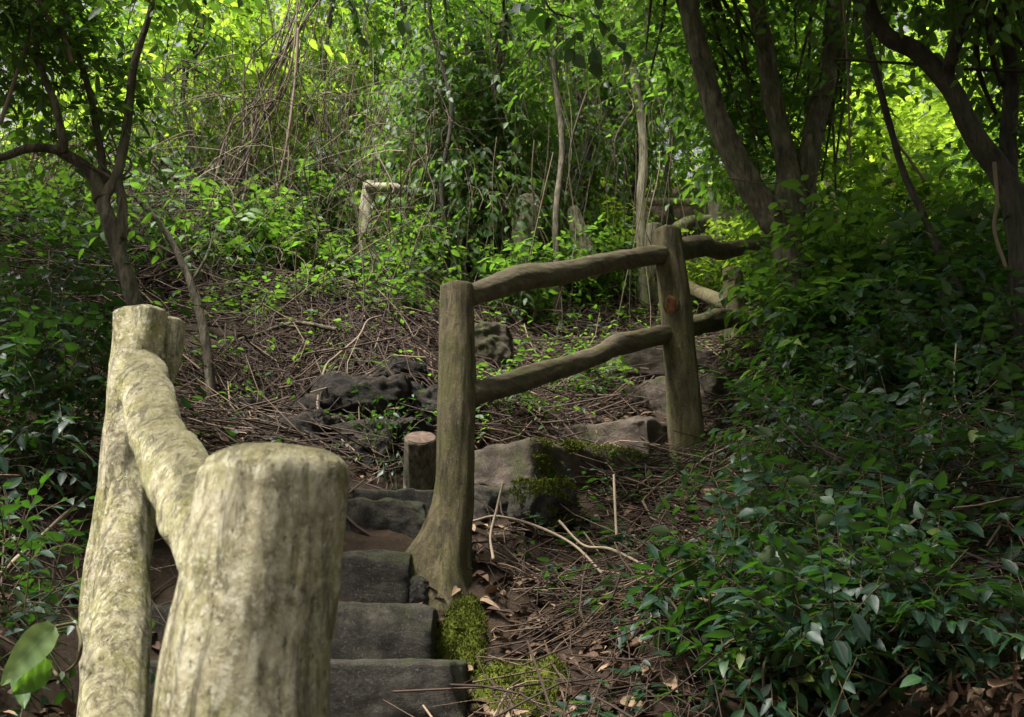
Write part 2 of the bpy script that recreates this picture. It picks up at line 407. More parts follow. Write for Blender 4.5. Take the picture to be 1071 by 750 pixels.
M = dict(
 pale=solid_mat('pale_lichened_concrete', m_pale, .85, 1., .02),
 palerail=solid_mat('pale_lichened_rail', lambda nt, ob, po: m_pale(nt, ob, po, (1, .6, .9), (1, .25, .7)), .85, 1., .02),
 dark=solid_mat('mossy_dark_concrete', m_dark, .88, 1., .018),
 rail=solid_mat('brown_weathered_rail', m_rail, .85, .8, .012),
 grey=solid_mat('grey_weathered_concrete', m_grey, .85, .6, .01),
 stone=solid_mat('dark_basalt', m_stone, .85, 1., .03),
 brownstone=solid_mat('brown_lava_stone', m_brownstone, .88, 1., .03),
 lava=solid_mat('dark_lava_rock', m_lava, .9, 1., .03),
 soil=solid_mat('forest_soil', m_soil, .95, .9, .03, .15),
 moss=solid_mat('moss', m_moss, .95, .8, .008, .1),
 twig=tintmat('dead_twigs', [(0., (.016,.010,.007)), (.55, (.066,.039,.026)), (1., (.25,.18,.12))]),
 litter=tintmat('dead_leaves', [(0., (.028,.016,.010)), (.55, (.10,.056,.034)), (1., (.30,.21,.13))]),
 vine=tintmat('dry_vines', [(0., (.06,.042,.028)), (.5, (.19,.14,.095)), (1., (.38,.31,.22))]),
 stem=tintmat('green_stems', [(0., (.03,.035,.012)), (.5, (.07,.06,.025)), (1., (.12,.11,.05))]),
 bark=barkmat('grey_brown_bark', (.030,.024,.015), (.092,.076,.052), (.24,.20,.145), .35),
 barkdark=barkmat('dark_bark', (.02,.017,.013), (.045,.037,.028), (.085,.07,.052), .2),
 barkpale=barkmat('pale_bark', (.2,.17,.11), (.46,.41,.29), (.62,.57,.43), .15),
 cut=tintmat('cut_wood', [(0., (.04,.024,.017)), (.5, (.088,.054,.039)), (1., (.15,.10,.076))]),
 knot=tintmat('red_knot_wood', [(0., (.12,.05,.022)), (.5, (.26,.12,.055)), (1., (.38,.21,.10))]),
 glossy=leaf_mat('glossy_dark_leaves', (.004,.015,.009), (.008,.030,.016), (.026,.072,.02), (.10,.30,.02), .2, .43, .36),
 mid=leaf_mat('mid_green_leaves', (.012,.035,.008), (.03,.078,.014), (.075,.15,.02), (.20,.41,.035), .42, .48, .32),
 bright=leaf_mat('bright_green_leaves', (.022,.06,.010), (.045,.115,.016), (.10,.18,.02), (.44,.66,.05), .55, .45, .4),
 pale_leaf=leaf_mat('pale_green_leaf', (.10,.16,.06), (.14,.21,.08), (.18,.26,.1), (.3,.42,.1), .3, .5, .3),
)

# ------------------------------------------------------------------ ground
def axis(lo, hi, step, far):
    a = list(np.arange(lo, hi + 1e-6, step)); s = step; x = hi
    up_ = []
    while x < far: s *= 1.35; x += s; up_.append(x)
    s = step; x = lo; dn = []
    while x > -far: s *= 1.35; x -= s; dn.append(x)
    return np.array(dn[::-1] + a + up_)
gx = axis(-5, 5, .05, 300); gy = axis(1.2, 11, .05, 300)
X, Y = np.meshgrid(gx, gy)
Z = np.concatenate([H(X[i], Y[i]) for i in range(len(gy))])
nx, ny = len(gx), len(gy)
ii = (np.arange(ny - 1)[:, None] * nx + np.arange(nx - 1)[None])
Q = np.stack([ii, ii + 1, ii + nx + 1, ii + nx], -1).reshape(-1, 4)
g = MB().add(np.c_[X.ravel(), Y.ravel(), Z], Q).build('hillside', M['soil'])
tag(g, 'brown soil of the wooded hillside under the litter', 'ground', kind='structure')

# ------------------------------------------------------------------ fences
def fence_part(name, mat, root, path, rad, **kw):
    mb = MB(); tube(mb, path, rad, **kw)
    return mb.build(name, mat, root, origin=np.array(root.location))

# left fence, nearest the camera
fl = thing('rustic_fence', onground(-.3, 1.0), 'pale lichen-covered concrete log fence in the near left foreground, two thick posts', 'fence')
def fp(*a): return P(*a)
b0 = P(258, 1150, 1.0)
fence_part('post', M['pale'], fl, [b0, P(256,750,1.0), P(273,620,1.0), P(286,530,1.0), P(290,497,1.0), P(291,482,1.0)], [.084,.0785,.0755,.0735,.073,.066],
           sides=96, n=240, amp=.06, scale=7, stretch=.25, seed=2.1, dome=.2, fine=.035)
# far post of the left fence, with a cut fork at its top
bl = P(118, 905, 2.02)
fence_part('post', M['pale'], fl, [bl, P(120,740,2.02), P(120,640,2.02), P(130,540,2.02), P(139,440,2.02), P(147,375,2.02), P(149,330,2.02)], [.085,.07,.064,.06,.058,.062,.058],
           sides=56, n=150, amp=.16, scale=6, stretch=.6, seed=5.3, dome=.25, fine=.03)
fence_part('branch_stub', M['pale'], fl, [P(150,455,2.04), P(160,412,2.05), P(170,372,2.06), P(173,338,2.06)], [.022,.034,.044,.046], sides=40, n=60, amp=.12, seed=8., dome=.2, fine=.03)
fence_part('rail', M['palerail'], fl, [P(146,378,2.02), P(151,404,1.93), P(167,452,1.68), P(192,512,1.40), P(232,574,1.12), P(262,612,.99)], [.040,.050,.045,.051,.047,.045],
           sides=56, n=150, amp=.17, scale=5, stretch=.9, seed=1.7, fine=.03)
fence_part('rail', M['pale'], fl, [P(134,500,2.0), P(131,560,1.93), P(127,640,1.86), P(121,720,1.76), P(123,820,1.62), P(170,960,1.3), P(250,1080,1.02)], [.03,.044,.049,.050,.051,.052,.05],
           sides=56, n=150, amp=.10, scale=7, stretch=.5, seed=3.9, fine=.03)

# right fence along the upper flight of steps
rbase = P(460, 612, 3.5)
fr = thing('rustic_fence', rbase, 'dark brown concrete log fence rising to the right beside the steps', 'fence')
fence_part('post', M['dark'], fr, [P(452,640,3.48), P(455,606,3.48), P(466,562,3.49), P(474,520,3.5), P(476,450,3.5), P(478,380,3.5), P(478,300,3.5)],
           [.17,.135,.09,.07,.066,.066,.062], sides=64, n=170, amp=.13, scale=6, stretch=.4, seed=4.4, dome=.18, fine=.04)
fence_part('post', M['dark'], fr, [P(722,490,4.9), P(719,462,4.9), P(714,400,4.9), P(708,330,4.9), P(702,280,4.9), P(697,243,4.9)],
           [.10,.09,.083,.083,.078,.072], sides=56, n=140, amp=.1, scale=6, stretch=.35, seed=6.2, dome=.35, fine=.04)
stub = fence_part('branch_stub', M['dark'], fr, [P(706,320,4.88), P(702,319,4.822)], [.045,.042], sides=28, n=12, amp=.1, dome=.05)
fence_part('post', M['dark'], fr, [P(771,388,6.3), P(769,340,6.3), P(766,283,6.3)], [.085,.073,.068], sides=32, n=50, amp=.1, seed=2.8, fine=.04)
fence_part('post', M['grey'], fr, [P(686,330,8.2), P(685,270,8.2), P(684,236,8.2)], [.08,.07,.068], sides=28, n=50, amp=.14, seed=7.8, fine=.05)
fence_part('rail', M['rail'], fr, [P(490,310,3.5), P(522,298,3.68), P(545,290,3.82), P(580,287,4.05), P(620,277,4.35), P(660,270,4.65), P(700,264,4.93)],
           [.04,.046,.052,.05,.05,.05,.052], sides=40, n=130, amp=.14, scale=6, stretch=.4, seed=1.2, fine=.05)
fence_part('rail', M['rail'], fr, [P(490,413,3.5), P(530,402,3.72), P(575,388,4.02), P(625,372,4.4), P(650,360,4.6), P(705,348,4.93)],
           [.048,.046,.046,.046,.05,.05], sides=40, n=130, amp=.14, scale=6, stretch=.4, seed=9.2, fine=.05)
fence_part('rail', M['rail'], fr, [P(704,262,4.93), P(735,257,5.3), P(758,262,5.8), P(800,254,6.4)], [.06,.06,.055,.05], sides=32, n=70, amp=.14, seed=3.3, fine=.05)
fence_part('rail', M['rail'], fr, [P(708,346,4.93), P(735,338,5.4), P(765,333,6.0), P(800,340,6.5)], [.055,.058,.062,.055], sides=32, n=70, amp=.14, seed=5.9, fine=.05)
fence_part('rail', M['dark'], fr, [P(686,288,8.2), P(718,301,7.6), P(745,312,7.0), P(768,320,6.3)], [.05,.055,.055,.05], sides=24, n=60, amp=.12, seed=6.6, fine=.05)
# knot cut on the second post
k = MB(); kc = P(701.6, 318.5, 4.815)
kn = unit(EYE - kc + np.array([0, 0, -.2])); ku = unit(np.cross(kn, [0, 0, 1.])); kw = np.cross(ku, kn)
aa = np.linspace(0, 2 * math.pi, 20, endpoint=False)
rings = [kc + kn * .008]; V = [kc + kn * .004]
for rr_, hh in ((.4, .006), (.75, .012), (1., .003)):
    for a_ in aa: V.append(kc + kn * (hh + .004 * math.sin(5 * a_ + rr_ * 9)) + rr_ * (.029 * math.cos(a_) * ku + .05 * math.sin(a_) * kw))
q_, t_ = [], []
for j in range(20):
    t_.append([0, 1 + j, 1 + (j + 1) % 20])
    for r_ in range(2): q_.append([1 + r_ * 20 + j, 1 + r_ * 20 + 20 + j, 1 + r_ * 20 + 20 + (j + 1) % 20, 1 + r_ * 20 + (j + 1) % 20])
k.add(np.array(V), q_, t_, RNG.random(len(V)))
kk = k.build('cut_knot', M['knot'], stub, origin=np.array(fr.location))

# fence of the path above
fu = thing('rustic_fence', P(725, 260, 9.6), 'two pale log rails of a fence far up the path at the right', 'fence')
fence_part('rail', M['barkpale'], fu, [P(668,212,9.3), P(700,211,9.4), P(736,212,9.6)], [.045,.04,.042], sides=20, n=30, amp=.1, fine=.04)
fence_part('rail', M['barkpale'], fu, [P(704,241,9.25), P(712,235,9.3), P(722,230,9.5), P(745,229,9.6)], [.05,.05,.045,.045], sides=20, n=30, amp=.1, fine=.04)
fence_part('post', M['grey'], fu, [P(750,280,9.6), P(748,240,9.6), P(747,200,9.6)], [.08,.07,.07], sides=24, n=30, amp=.1, fine=.04)
fa = thing('rustic_fence', P(388, 325, 7.5), 'pale weathered fence on the upper slope, half smothered by vines', 'fence')
fence_part('post', M['grey'], fa, [P(387,330,7.5), P(384,262,7.5), P(383,230,7.5), P(387,192,7.5)], [.068,.065,.066,.056], sides=32, n=60, amp=.16, seed=4.8, fine=.05)
fence_part('post', M['grey'], fa, [P(546,300,7.5), P(544,270,7.5), P(550,240,7.5), P(553,208,7.5)], [.085,.085,.11,.09], sides=32, n=60, amp=.2, seed=6.8, fine=.05)
fence_part('rail', M['grey'], fa, [P(385,196,7.45), P(410,197,7.35), P(432,201,7.4), P(490,212,7.8), P(550,218,7.5)], [.04,.042,.042,.04,.04], sides=20, n=60, amp=.12, fine=.04)
# broken stump of a post
bs = thing('broken_post', P(608, 265, 8.9), 'broken pale post leaning among ivy behind the dark fence', 'post')
fence_part('shaft', M['barkpale'], bs, [P(616,280,7.7), P(609,250,7.7), P(601,222,7.7)], [.09,.07,.05], sides=24, n=40, amp=.4, seed=2.2, dome=1.2, fine=.08)

# ------------------------------------------------------------------ stones
def block(name, mat, cen, dims, rot, label, cat, r=.012, amp=.010, cuts=31, seed=0., tilt=(0, 0), group=None, facets=6, flo=.82):
    bm = bmesh.new(); bmesh.ops.create_cube(bm, size=2)
    bmesh.ops.subdivide_edges(bm, edges=bm.edges[:], cuts=cuts, use_grid_fill=True)
    me = bpy.data.meshes.new(name); bm.to_mesh(me); bm.free()
    n = len(me.vertices); co = np.zeros(n * 3); me.vertices.foreach_get('co', co); p = co.reshape(-1, 3)
    hd = np.array(dims) / 2; r = min(r, hd.min() * .8)
    p = p * hd
    inner = np.clip(p, -(hd - r), hd - r); dv = p - inner
    p = inner + unit(dv) * np.where(np.linalg.norm(dv, axis=1, keepdims=True) > 1e-9, r, 0)
    nn = unit(p / hd ** 2)
    q = p + seed
    rs = np.random.default_rng(int(seed * 10) + 5)
    for _ in range(facets):
        pn = unit(rs.standard_normal(3) * np.array([1, 1, 1.1])); sup = (np.abs(pn) * hd).sum()
        dd = sup * rs.uniform(flo, .93) + .0 * sup
        over = np.maximum(p @ pn - dd, 0); p = p - over[:, None] * pn
    p = p + nn * (amp * fbm(q * 5, 3)[:, None] + amp * .6 * fbm(q * 15, 3)[:, None] + amp * .3 * fbm(q * 40, 2)[:, None])
    p[:, 2] += .5 * amp * vnoise(np.c_[q[:, :2] * 4, q[:, 2] * 0 + 3])
    me.vertices.foreach_set('co', p.astype(np.float32).ravel())
    me.polygons.foreach_set('use_smooth', np.ones(len(me.polygons), bool))
    me.materials.append(mat); me.update()
    o = bpy.data.objects.new(name, me); C.objects.link(o)
    o.location = cen; o.rotation_euler = (tilt[0], tilt[1], rot)
    return tag(o, label, cat, group)

def step(xl, xr, yt, yb, Y, depth, rot, label, mat='stone', seed=0., amp=.011, tilt=(0, 0), yl=None):
    a = P(xl, yt, Y); b = P(xr, yt, Y); z0 = P((xl + xr) / 2, yb, Y)[2]
    z1 = (a[2] + b[2]) / 2; w = np.linalg.norm(b - a)
    c = (a + b) / 2
    h = z1 - z0 + .06
    c = c + np.array([-math.sin(rot), math.cos(rot), 0]) * depth / 2
    c[2] = z1 - h / 2
    return block('stone_step', M[mat], c, (w, depth, h), rot, label, 'step', seed=seed, amp=amp, tilt=tilt, group='stone steps of the path')
R = math.radians
step(120, 487, 692, 775, 2.62, .45, R(2), 'lowest dark stone step, behind the pale foreground post', seed=1.1)
step(120, 452, 632, 697, 2.95, .45, R(2), 'dark stone step second from the bottom, left of the moss', seed=2.3)
step(165, 428, 577, 637, 3.28, .45, R(3), 'dark stone step third from the bottom, just left of the dark post foot', seed=3.7)
step(300, 447, 528, 582, 3.62, .5, R(4), 'rounded dark stone step fourth from the bottom, left of the flared post', seed=4.9, amp=.022, tilt=(0, R(-6)))
step(330, 470, 511, 556, 3.74, .5, R(6), 'small dark stone step behind the flared foot of the post', seed=5.2)
# corner stones of the upper flight, turned to the right
def corner(px, yt, yb, Y, la, lb, rot, label, mat, seed, amp=.016, name='stone_step'):
    t = P(px, yt, Y); z0 = P(px, yb, Y)[2]; h = t[2] - z0 + .08
    u = np.array([math.cos(rot), math.sin(rot), 0]); v = np.array([-math.sin(rot), math.cos(rot), 0])
    c = t + u * lb / 2 + v * la / 2; c[2] = t[2] - h / 2
    return block(name, M[mat], c, (lb, la, h), rot, label, 'step', seed=seed, amp=amp, r=.03, group='stone steps of the path')
corner(553, 455, 520, 4.1, .8, .42, R(44), 'brown-topped corner stone just right of the dark flared post', 'brownstone', 6.1)
corner(505, 505, 548, 3.95, .5, .22, R(40), 'low dark stone under the brown corner stone beside the post', 'stone', 7.3)
corner(672, 432, 478, 4.8, .85, .30, R(52), 'brown sloping stone step left of the knotted post', 'brownstone', 8.4)
corner(735, 383, 420, 5.3, .85, .5, R(40), 'brown-grey stone step seen behind the knotted post', 'brownstone', 9.6)
step(640, 765, 364, 384, 6.0, .5, R(12), 'thin grey stone step behind the lower rail, right of the knotted post', 'brownstone', 10.2)
step(640, 700, 347, 366, 6.6, .5, R(15), 'topmost small stone step visible between the two rails', 'stone', 11.2)

def boulder(px, py, Y, dims, rot, label, mat='stone', seed=0., amp=.05, r=.2):
    return block('rock', M[mat], P(px, py, Y), dims, rot, label, 'rock', r=.05, amp=amp * .6, seed=seed, facets=22, flo=.6)
boulder(570, 536, 3.92, (.22,.2,.18), .4, 'mossy rock under the brown corner stone', 'stone', 1.5)
boulder(635, 494, 4.6, (.45,.3,.16), .3, 'low green mossy rock left of the knotted post foot', 'brownstone', 2.5)
boulder(432, 622, 3.35, (.12,.12,.12), .3, 'small dark rock at the foot of the flared post', 'stone', 3.5, .03)
#boulder(500, 640, 3.2, (.10,.08,.06), .2, 'small pale rock right of the flared post foot', 'grey', 4.5, .03)
boulder(370, 432, 4.95, (.7,.5,.30), .2, 'black lava rock ledge in the bank left of the cut log', 'lava', 5.5, .06)
boulder(225, 450, 4.7, (.7,.5,.2), -.2, 'dark rock ledge in the bank just right of the left fence', 'lava', 6.5, .05)
boulder(300, 462, 4.55, (.5,.3,.2), .1, 'flat dark rock in the bank behind the top of the near post', 'lava', 12.5, .06)
boulder(398, 468, 4.6, (.4,.3,.26), -.3, 'dark rock hollow beside the cut log, left', 'lava', 13.5, .06)
boulder(462, 425, 5.0, (.35,.3,.3), .4, 'dark rock in the bank hidden behind the dark post', 'lava', 14.5, .06)
boulder(420, 400, 5.3, (.35,.3,.18), .5, 'rough dark rock high in the bank left of the dark post', 'lava', 7.5, .05)
boulder(505, 370, 5.9, (.45,.4,.35), .3, 'pale grey rock on the bank between the two rails', 'brownstone', 8.5, .05)
#boulder(540, 745, 2.55, (.26,.22,.12), .5, 'rounded mossy stone at the bottom edge right of the steps', 'stone', 9.5, .03)
#boulder(470, 705, 2.72, (.18,.4,.14), .1, 'mossy kerb stone against the right end of the lowest steps', 'stone', 10.5, .03)

# cut log
lg = thing('cut_log', P(438, 500, 4.25), 'short cut log with pink sawn end, left of the dark post', 'log')
mb = MB(); tp = P(440, 458, 4.1); bt = tp + np.array([-.02, .26, -.38])
tube(mb, [bt, (bt + tp) / 2, tp], [.075,.07,.068], sides=32, n=40, amp=.1, seed=3.1, dome=.02, fine=.05)
mb.build('bark', M['bark'], lg, origin=np.array(lg.location))
mb = MB(); ax = unit(tp - bt); 
uu = unit(np.cross(ax, [0, 1., 0])); ww = np.cross(ax, uu); V = [tp + ax * .010]
for f_ in (.5, 1):
    for a_ in aa: V.append(tp + ax * (.008 - .004 * f_) + f_ * .063 * (math.cos(a_) * uu + math.sin(a_) * ww))
mb.add(np.array(V), [[1 + j, 21 + j, 21 + (j + 1) % 20, 1 + (j + 1) % 20] for j in range(20)], [[0, 1 + j, 1 + (j + 1) % 20] for j in range(20)], RNG.random(41))
mb.build('sawn_end', M['cut'], lg, origin=np.array(lg.location))

# ------------------------------------------------------------------ moss cushions
def moss(px, py, Y, rx, ry, h, label, seed):
    c = G(px, py) if Y is None else P(px, py, Y); n = 46
    gx_, gy_ = np.meshgrid(np.linspace(-1, 1, n), np.linspace(-1, 1, n))
    rr_ = np.sqrt(gx_ ** 2 + gy_ ** 2).ravel(); ang = np.arctan2(gy_, gx_).ravel()
    k_ = np.maximum(np.abs(gx_), np.abs(gy_)).ravel() / np.maximum(rr_, 1e-6)
    x = gx_.ravel() * k_ * rx; y = gy_.ravel() * k_ * ry; q = np.c_[x, y, x * 0] + seed
    edge = np.clip(1 - (np.maximum(np.abs(gx_), np.abs(gy_)).ravel()) ** 2, 0, 1) ** .5
    wob = 1 + .25 * vnoise(np.c_[np.cos(ang), np.sin(ang), ang * 0] * 1.7 + seed)
    x, y = x * wob, y * wob
    z = edge * h * (1 + .5 * fbm(q * 14, 3)) - .02
    if Y is None: z = z + H(c[0] + x, c[1] + y) - c[2]
    V = np.c_[x, y, z]
    ii = (np.arange(n - 1)[:, None] * n + np.arange(n - 1)[None])
    Q = np.stack([ii, ii + 1, ii + n + 1, ii + n], -1).reshape(-1, 4)
    mb = MB().add(V + c, Q, None, .1)
    id_ = RNG.integers(0, len(V), 4500); b = V[id_] + c + RNG.standard_normal((4500, 3)) * .004
    d = unit(RNG.standard_normal((4500, 3)) * .6 + [0, 0, .8])
    leaves(mb, b, d, unit(RNG.standard_normal((4500, 3))), .012, .004, RNG.random(4500), near=False)
    return tag(mb.build('moss_cushion', M['moss'], origin=c), label, 'moss')
moss(482, 678, None, .085, .17, .075, 'bright green moss cushion beside the right end of the second step', 1.)
moss(548, 742, None, .12, .16, .10, 'rounded bright moss cushion at the bottom edge of the photo', 2.)
moss(515, 722, None, .06, .08, .03, 'small moss tuft between the two bright moss cushions', 2.7)
#moss(632, 478, 4.58, .22, .14, .07, 'mossy cushion on the low rock left of the knotted post', 3.)
#moss(566, 512, 3.9, .10, .08, .06, 'moss cushion on the rock below the brown corner stone', 4.)
#moss(598, 470, 4.2, .10, .1, .04, 'moss patch on the dark right face top of the brown corner stone', 5.)

def mossify(o, n, up_w, side, seed, thr=.05, size=.011):
    me = o.data; m = len(me.polygons)
    c = np.zeros(m * 3); me.polygons.foreach_get('center', c); c = c.reshape(-1, 3)
    nr = np.zeros(m * 3); me.polygons.foreach_get('normal', nr); nr = nr.reshape(-1, 3)
    ar = np.zeros(m); me.polygons.foreach_get('area', ar)
    wgt = np.clip(nr[:, 2], 0, 1) * up_w + np.clip(nr @ unit(np.array(side, float)), 0, 1)
    msk = np.clip((fbm(c * 9 + seed, 3) * .5 + wgt - .75 - thr) * 3, 0, 1) * ar
    if msk.sum() <= 0: return
    r_ = np.random.default_rng(int(seed * 10)); i_ = r_.choice(m, n, p=msk / msk.sum())
    b = c[i_] + nr[i_] * r_.uniform(-.002, .008, (n, 1)) + r_.standard_normal((n, 3)) * .006
    d = unit(nr[i_] * .8 + r_.standard_normal((n, 3)) * .6 + [0, 0, .3]); mb = MB()
    leaves(mb, b, d, unit(r_.standard_normal((n, 3))), size, size * .4, r_.random(n), near=False)
    mb.build('moss', M['moss'], o)
for o in list(bpy.data.objects):
    lb = o.get('label', '')
    if lb.startswith('brown-topped corner'): mossify(o, 4500, .5, (.3, -1, .15), 1.3, .35)
    elif lb.startswith('mossy rock under'): mossify(o, 4500, .9, (.3, -1, .4), 2.3, .15)
    elif lb.startswith('low green mossy'): mossify(o, 7000, 1., (-.3, -1, .5), 3.3, .1)

# ------------------------------------------------------------------ litter and twigs
_path = np.array([P(110,700,2.62)[:2], P(330,700,2.7)[:2], P(330,640,3.1)[:2], P(370,560,3.6)[:2], P(450,520,4.05)[:2], P(520,480,4.4)[:2], P(640,440,4.95)[:2], P(700,400,5.5)[:2], P(700,370,6.2)[:2]])
_mossc = np.array([G(485,695)[:2], G(480,665)[:2], G(548,740)[:2], G(515,722)[:2]])
def clear(x, y, leak=.02):
    q = np.c_[x, y]; best = np.full(len(q), 9.)
    for a_, b_ in zip(_path[:-1], _path[1:]):
        ab = b_ - a_; t_ = np.clip(((q - a_) @ ab) / (ab @ ab), 0, 1)
        best = np.minimum(best, np.linalg.norm(q - a_ - t_[:, None] * ab, axis=1))
    for m_ in _mossc: best = np.minimum(best, np.linalg.norm(q - m_, axis=1) + .08)
    return (best > .33) | (RNG.random(len(q)) < leak)
def scatter(n, x0, x1, y0, y1, dens=None, leak=.02):
    x = RNG.uniform(x0, x1, n * 3); y = RNG.uniform(y0, y1, n * 3)
    if dens is not None:
        k_ = RNG.random(n * 3) < dens(x, y); x, y = x[k_], y[k_]
    k_ = clear(x, y, leak); x, y = x[k_], y[k_]
    x, y = x[:n], y[:n]
    return np.c_[x, y, H(x, y)]
def clump(x, y): return np.clip(.55 + .9 * fbm(np.c_[x, y, x * 0] * 1.6 + 4, 3), .06, 1)
def twigs(n, box, lmin, lmax, rmin, rmax, lift, mb, dens=None, slope=.0):
    p = scatter(n, *box, dens or clump); n = len(p); K = 7
    a = RNG.uniform(0, 2 * math.pi, n); L = RNG.uniform(lmin, lmax, n)
    a = a + slope * 0
    t = np.linspace(-.5, .5, K)[None]
    bend = RNG.standard_normal((n, 1)) * .7; bend2 = RNG.standard_normal((n, 1)) * .7
    x = p[:, :1] + np.cos(a)[:, None] * L[:, None] * t - np.sin(a)[:, None] * L[:, None] * (bend * (t * t) * 2 + bend2 * np.sin(t * 7) * .3)
    y = p[:, 1:2] + np.sin(a)[:, None] * L[:, None] * t + np.cos(a)[:, None] * L[:, None] * (bend * (t * t) * 2 + bend2 * np.sin(t * 7) * .3)
    z = H0(x.ravel(), y.ravel()).reshape(x.shape)
    z = z * .5 + .5 * H(x.ravel(), y.ravel()).reshape(x.shape) + RNG.uniform(0.01, lift, (n, 1)) + RNG.standard_normal((n, 1)) * L[:, None] * .35 * t
    r = RNG.uniform(rmin, rmax, n)
    strands(mb, np.stack([x, y, z], -1), r, np.clip(RNG.gamma(2.2, .19, n), 0, 1))
mb = MB()
twigs(4600, (-2.6, .6, 4.3, 7.6), .2, .8, .002, .006, .12, mb)
twigs(1900, (-.1, 1.8, 2.3, 5.2), .12, .5, .0012, .004, .12, mb)
twigs(1500, (-2.2, -.95, 2.3, 4.5), .15, .6, .0015, .005, .10, mb)
twigs(2200, (-.4, 2.0, 5.0, 8.5), .2, .7, .002, .005, .12, mb)
twigs(1500, (-6, -2.2, 4.5, 9), .3, 1.2, .003, .007, .4, mb)
twigs(1600, (1.2, 5, 2.2, 6.5), .3, .9, .002, .005, .35, mb)
twigs(60, (-2.4, 2.0, 3.4, 7.6), .3, .8, .005, .011, .08, mb)
tag(mb.build('dead_twigs', M['twig']), 'tangle of dead brown twigs and roots strewn over the bank', 'twigs', kind='stuff')
mb = MB()
for n_, box in ((5000, (-2.6, .8, 4.2, 7.8)), (4000, (-.3, 2.2, 2.2, 5.2)), (2000, (-2.2, -.7, 1.7, 4.4)), (2500, (-.2, 2.5, 5, 9)), (2200, (1.5, 4.5, 2, 6))):
    p = scatter(n_, *box, clump, .45); n_ = len(p); p[:, 2] += RNG.uniform(.003, .035, n_)
    a = RNG.uniform(0, 6.28, n_); d = np.c_[np.cos(a), np.sin(a), RNG.normal(0, .35, n_) + .25]
    L = RNG.uniform(.03, .085, n_)
    leaves(mb, p, d, unit(np.array([0, -.3, 1.]) + RNG.standard_normal((n_, 3)) * .45), L, L * .5, RNG.random(n_), True, None, .3, .35)
tag(mb.build('leaf_litter', M['litter']), 'dry brown fallen leaves lying on the slope', 'leaf litter', kind='stuff')

# ------------------------------------------------------------------ ground cover seedlings
lm = MB(); 
def seedlings(n, box, L, tint, lm, dens=None, h=.12):
    p = scatter(n, *box, dens); n = len(p)
    hh = h * RNG.uniform(.3, 1.3, n)
    for k_ in range(6):
        a = RNG.uniform(0, 6.28, n)
        b = p + np.c_[RNG.normal(0, .012, n), RNG.normal(0, .012, n), hh * (.5 + .1 * k_)]
        d = np.c_[np.cos(a), np.sin(a), RNG.normal(.2, .3, n)]
        ll = L * RNG.uniform(.5, 1.2, n)
        leaves(lm, b, d, unit(np.array([0, -.2, 1.]) + RNG.standard_normal((n, 3)) * .4), ll, ll * .45, np.clip(RNG.normal(tint, .22, n), 0, 1))
    return p, hh
seedlings(420, (-.3, 2.2, 5.3, 9), .06, .42, lm, None, .25)
seedlings(260, (-2.4, .3, 4.6, 7), .06, .35, lm, None, .16)
seedlings(300, (-5, 3, 7, 11), .08, .4, lm, None, .3)
tag(lm.build('ground_cover', M['mid']), 'low green seedlings growing through the litter on the slope', 'ground cover', kind='stuff')
lm = MB(); seedlings(330, (.0, 1.6, 2.4, 5.0), .05, .5, lm, None, .14); seedlings(110, (-2.2, -.9, 2.0, 4.2), .06, .4, lm, None, .15)
seedlings(8, (-.35, -.1, 2.9, 3.1), .05, .6, lm, None, .05)
tag(lm.build('ground_cover', M['glossy']), 'small glossy dark seedlings growing beside the steps', 'ground cover', kind='stuff')

# ------------------------------------------------------------------ shrubs
def shrub(name, base, blobs, ntw, L, mat, label, cat='shrub', group=None, near=True, stems=5, stem_mat='stem', stem_r=.0045, **kw):
    base = np.asarray(base, float)
    root = thing(name, base, label, cat, group)
    lm, sm = MB(), MB()
    cen = np.array([b[0] for b in blobs]); rad = np.array([np.broadcast_to(b[1], (3,)) for b in blobs])
    foliage(lm, sm, cen, rad, ntw, L, near=near, **kw)
    for k_ in range(stems):
        c = cen[k_ % len(cen)] + RNG.standard_normal(3) * rad[k_ % len(cen)] * .4
        b = base + np.r_[RNG.normal(0, .002, 2), -.05]
        mid_ = (b + c) / 2 + np.r_[RNG.normal(0, .08, 2), .05]
        tube(sm, [b, mid_, c], [stem_r, stem_r * .8, stem_r * .4], sides=6, n=14, cap=False)
    lm.build('foliage', M[mat], root, origin=base)
    sm.build('stems', M[stem_mat], root, origin=base)
    return root
def up(p, dz): return np.asarray(p) + np.array([0, 0, dz])

# glossy dark shrubs on the right bank: ground pixel, radius, height
right = [
 (752,690,.11,.28,'low glossy shrub with upright sprigs right of the moss, bottom centre'),
 (812,640,.15,.34,'dark glossy shrub below the twig bank right of the steps'),
 (805,755,.14,.22,'leafy dark shrub at the bottom edge, right of centre'),
 (880,745,.20,.32,'large-leaved glossy shrub at the bottom right, its bluish leaves catching light'),
 (950,700,.22,.36,'broad dark shrub behind the large-leaved one at the bottom right'),
 (1050,745,.17,.24,'glossy shrub in the bottom right corner beside curled dead leaves'),
 (880,600,.25,.42,'dark shrub in the middle of the right bank'),
 (975,580,.28,.5,'dense shadowed shrub right of the middle of the right bank'),
 (1070,610,.28,.5,'dark shrub at the right edge halfway down the bank'),
 (835,530,.18,.38,'shrub with pale bluish leaves right of the knotted post foot'),
 (895,490,.30,.5,'dark shrub on the upper right bank beside hanging roots'),
 (985,470,.34,.55,'deep green shrub on the upper right bank with roots hanging in front'),
 (1070,480,.34,.55,'dark shrub at the right edge below the dark trunk'),
]
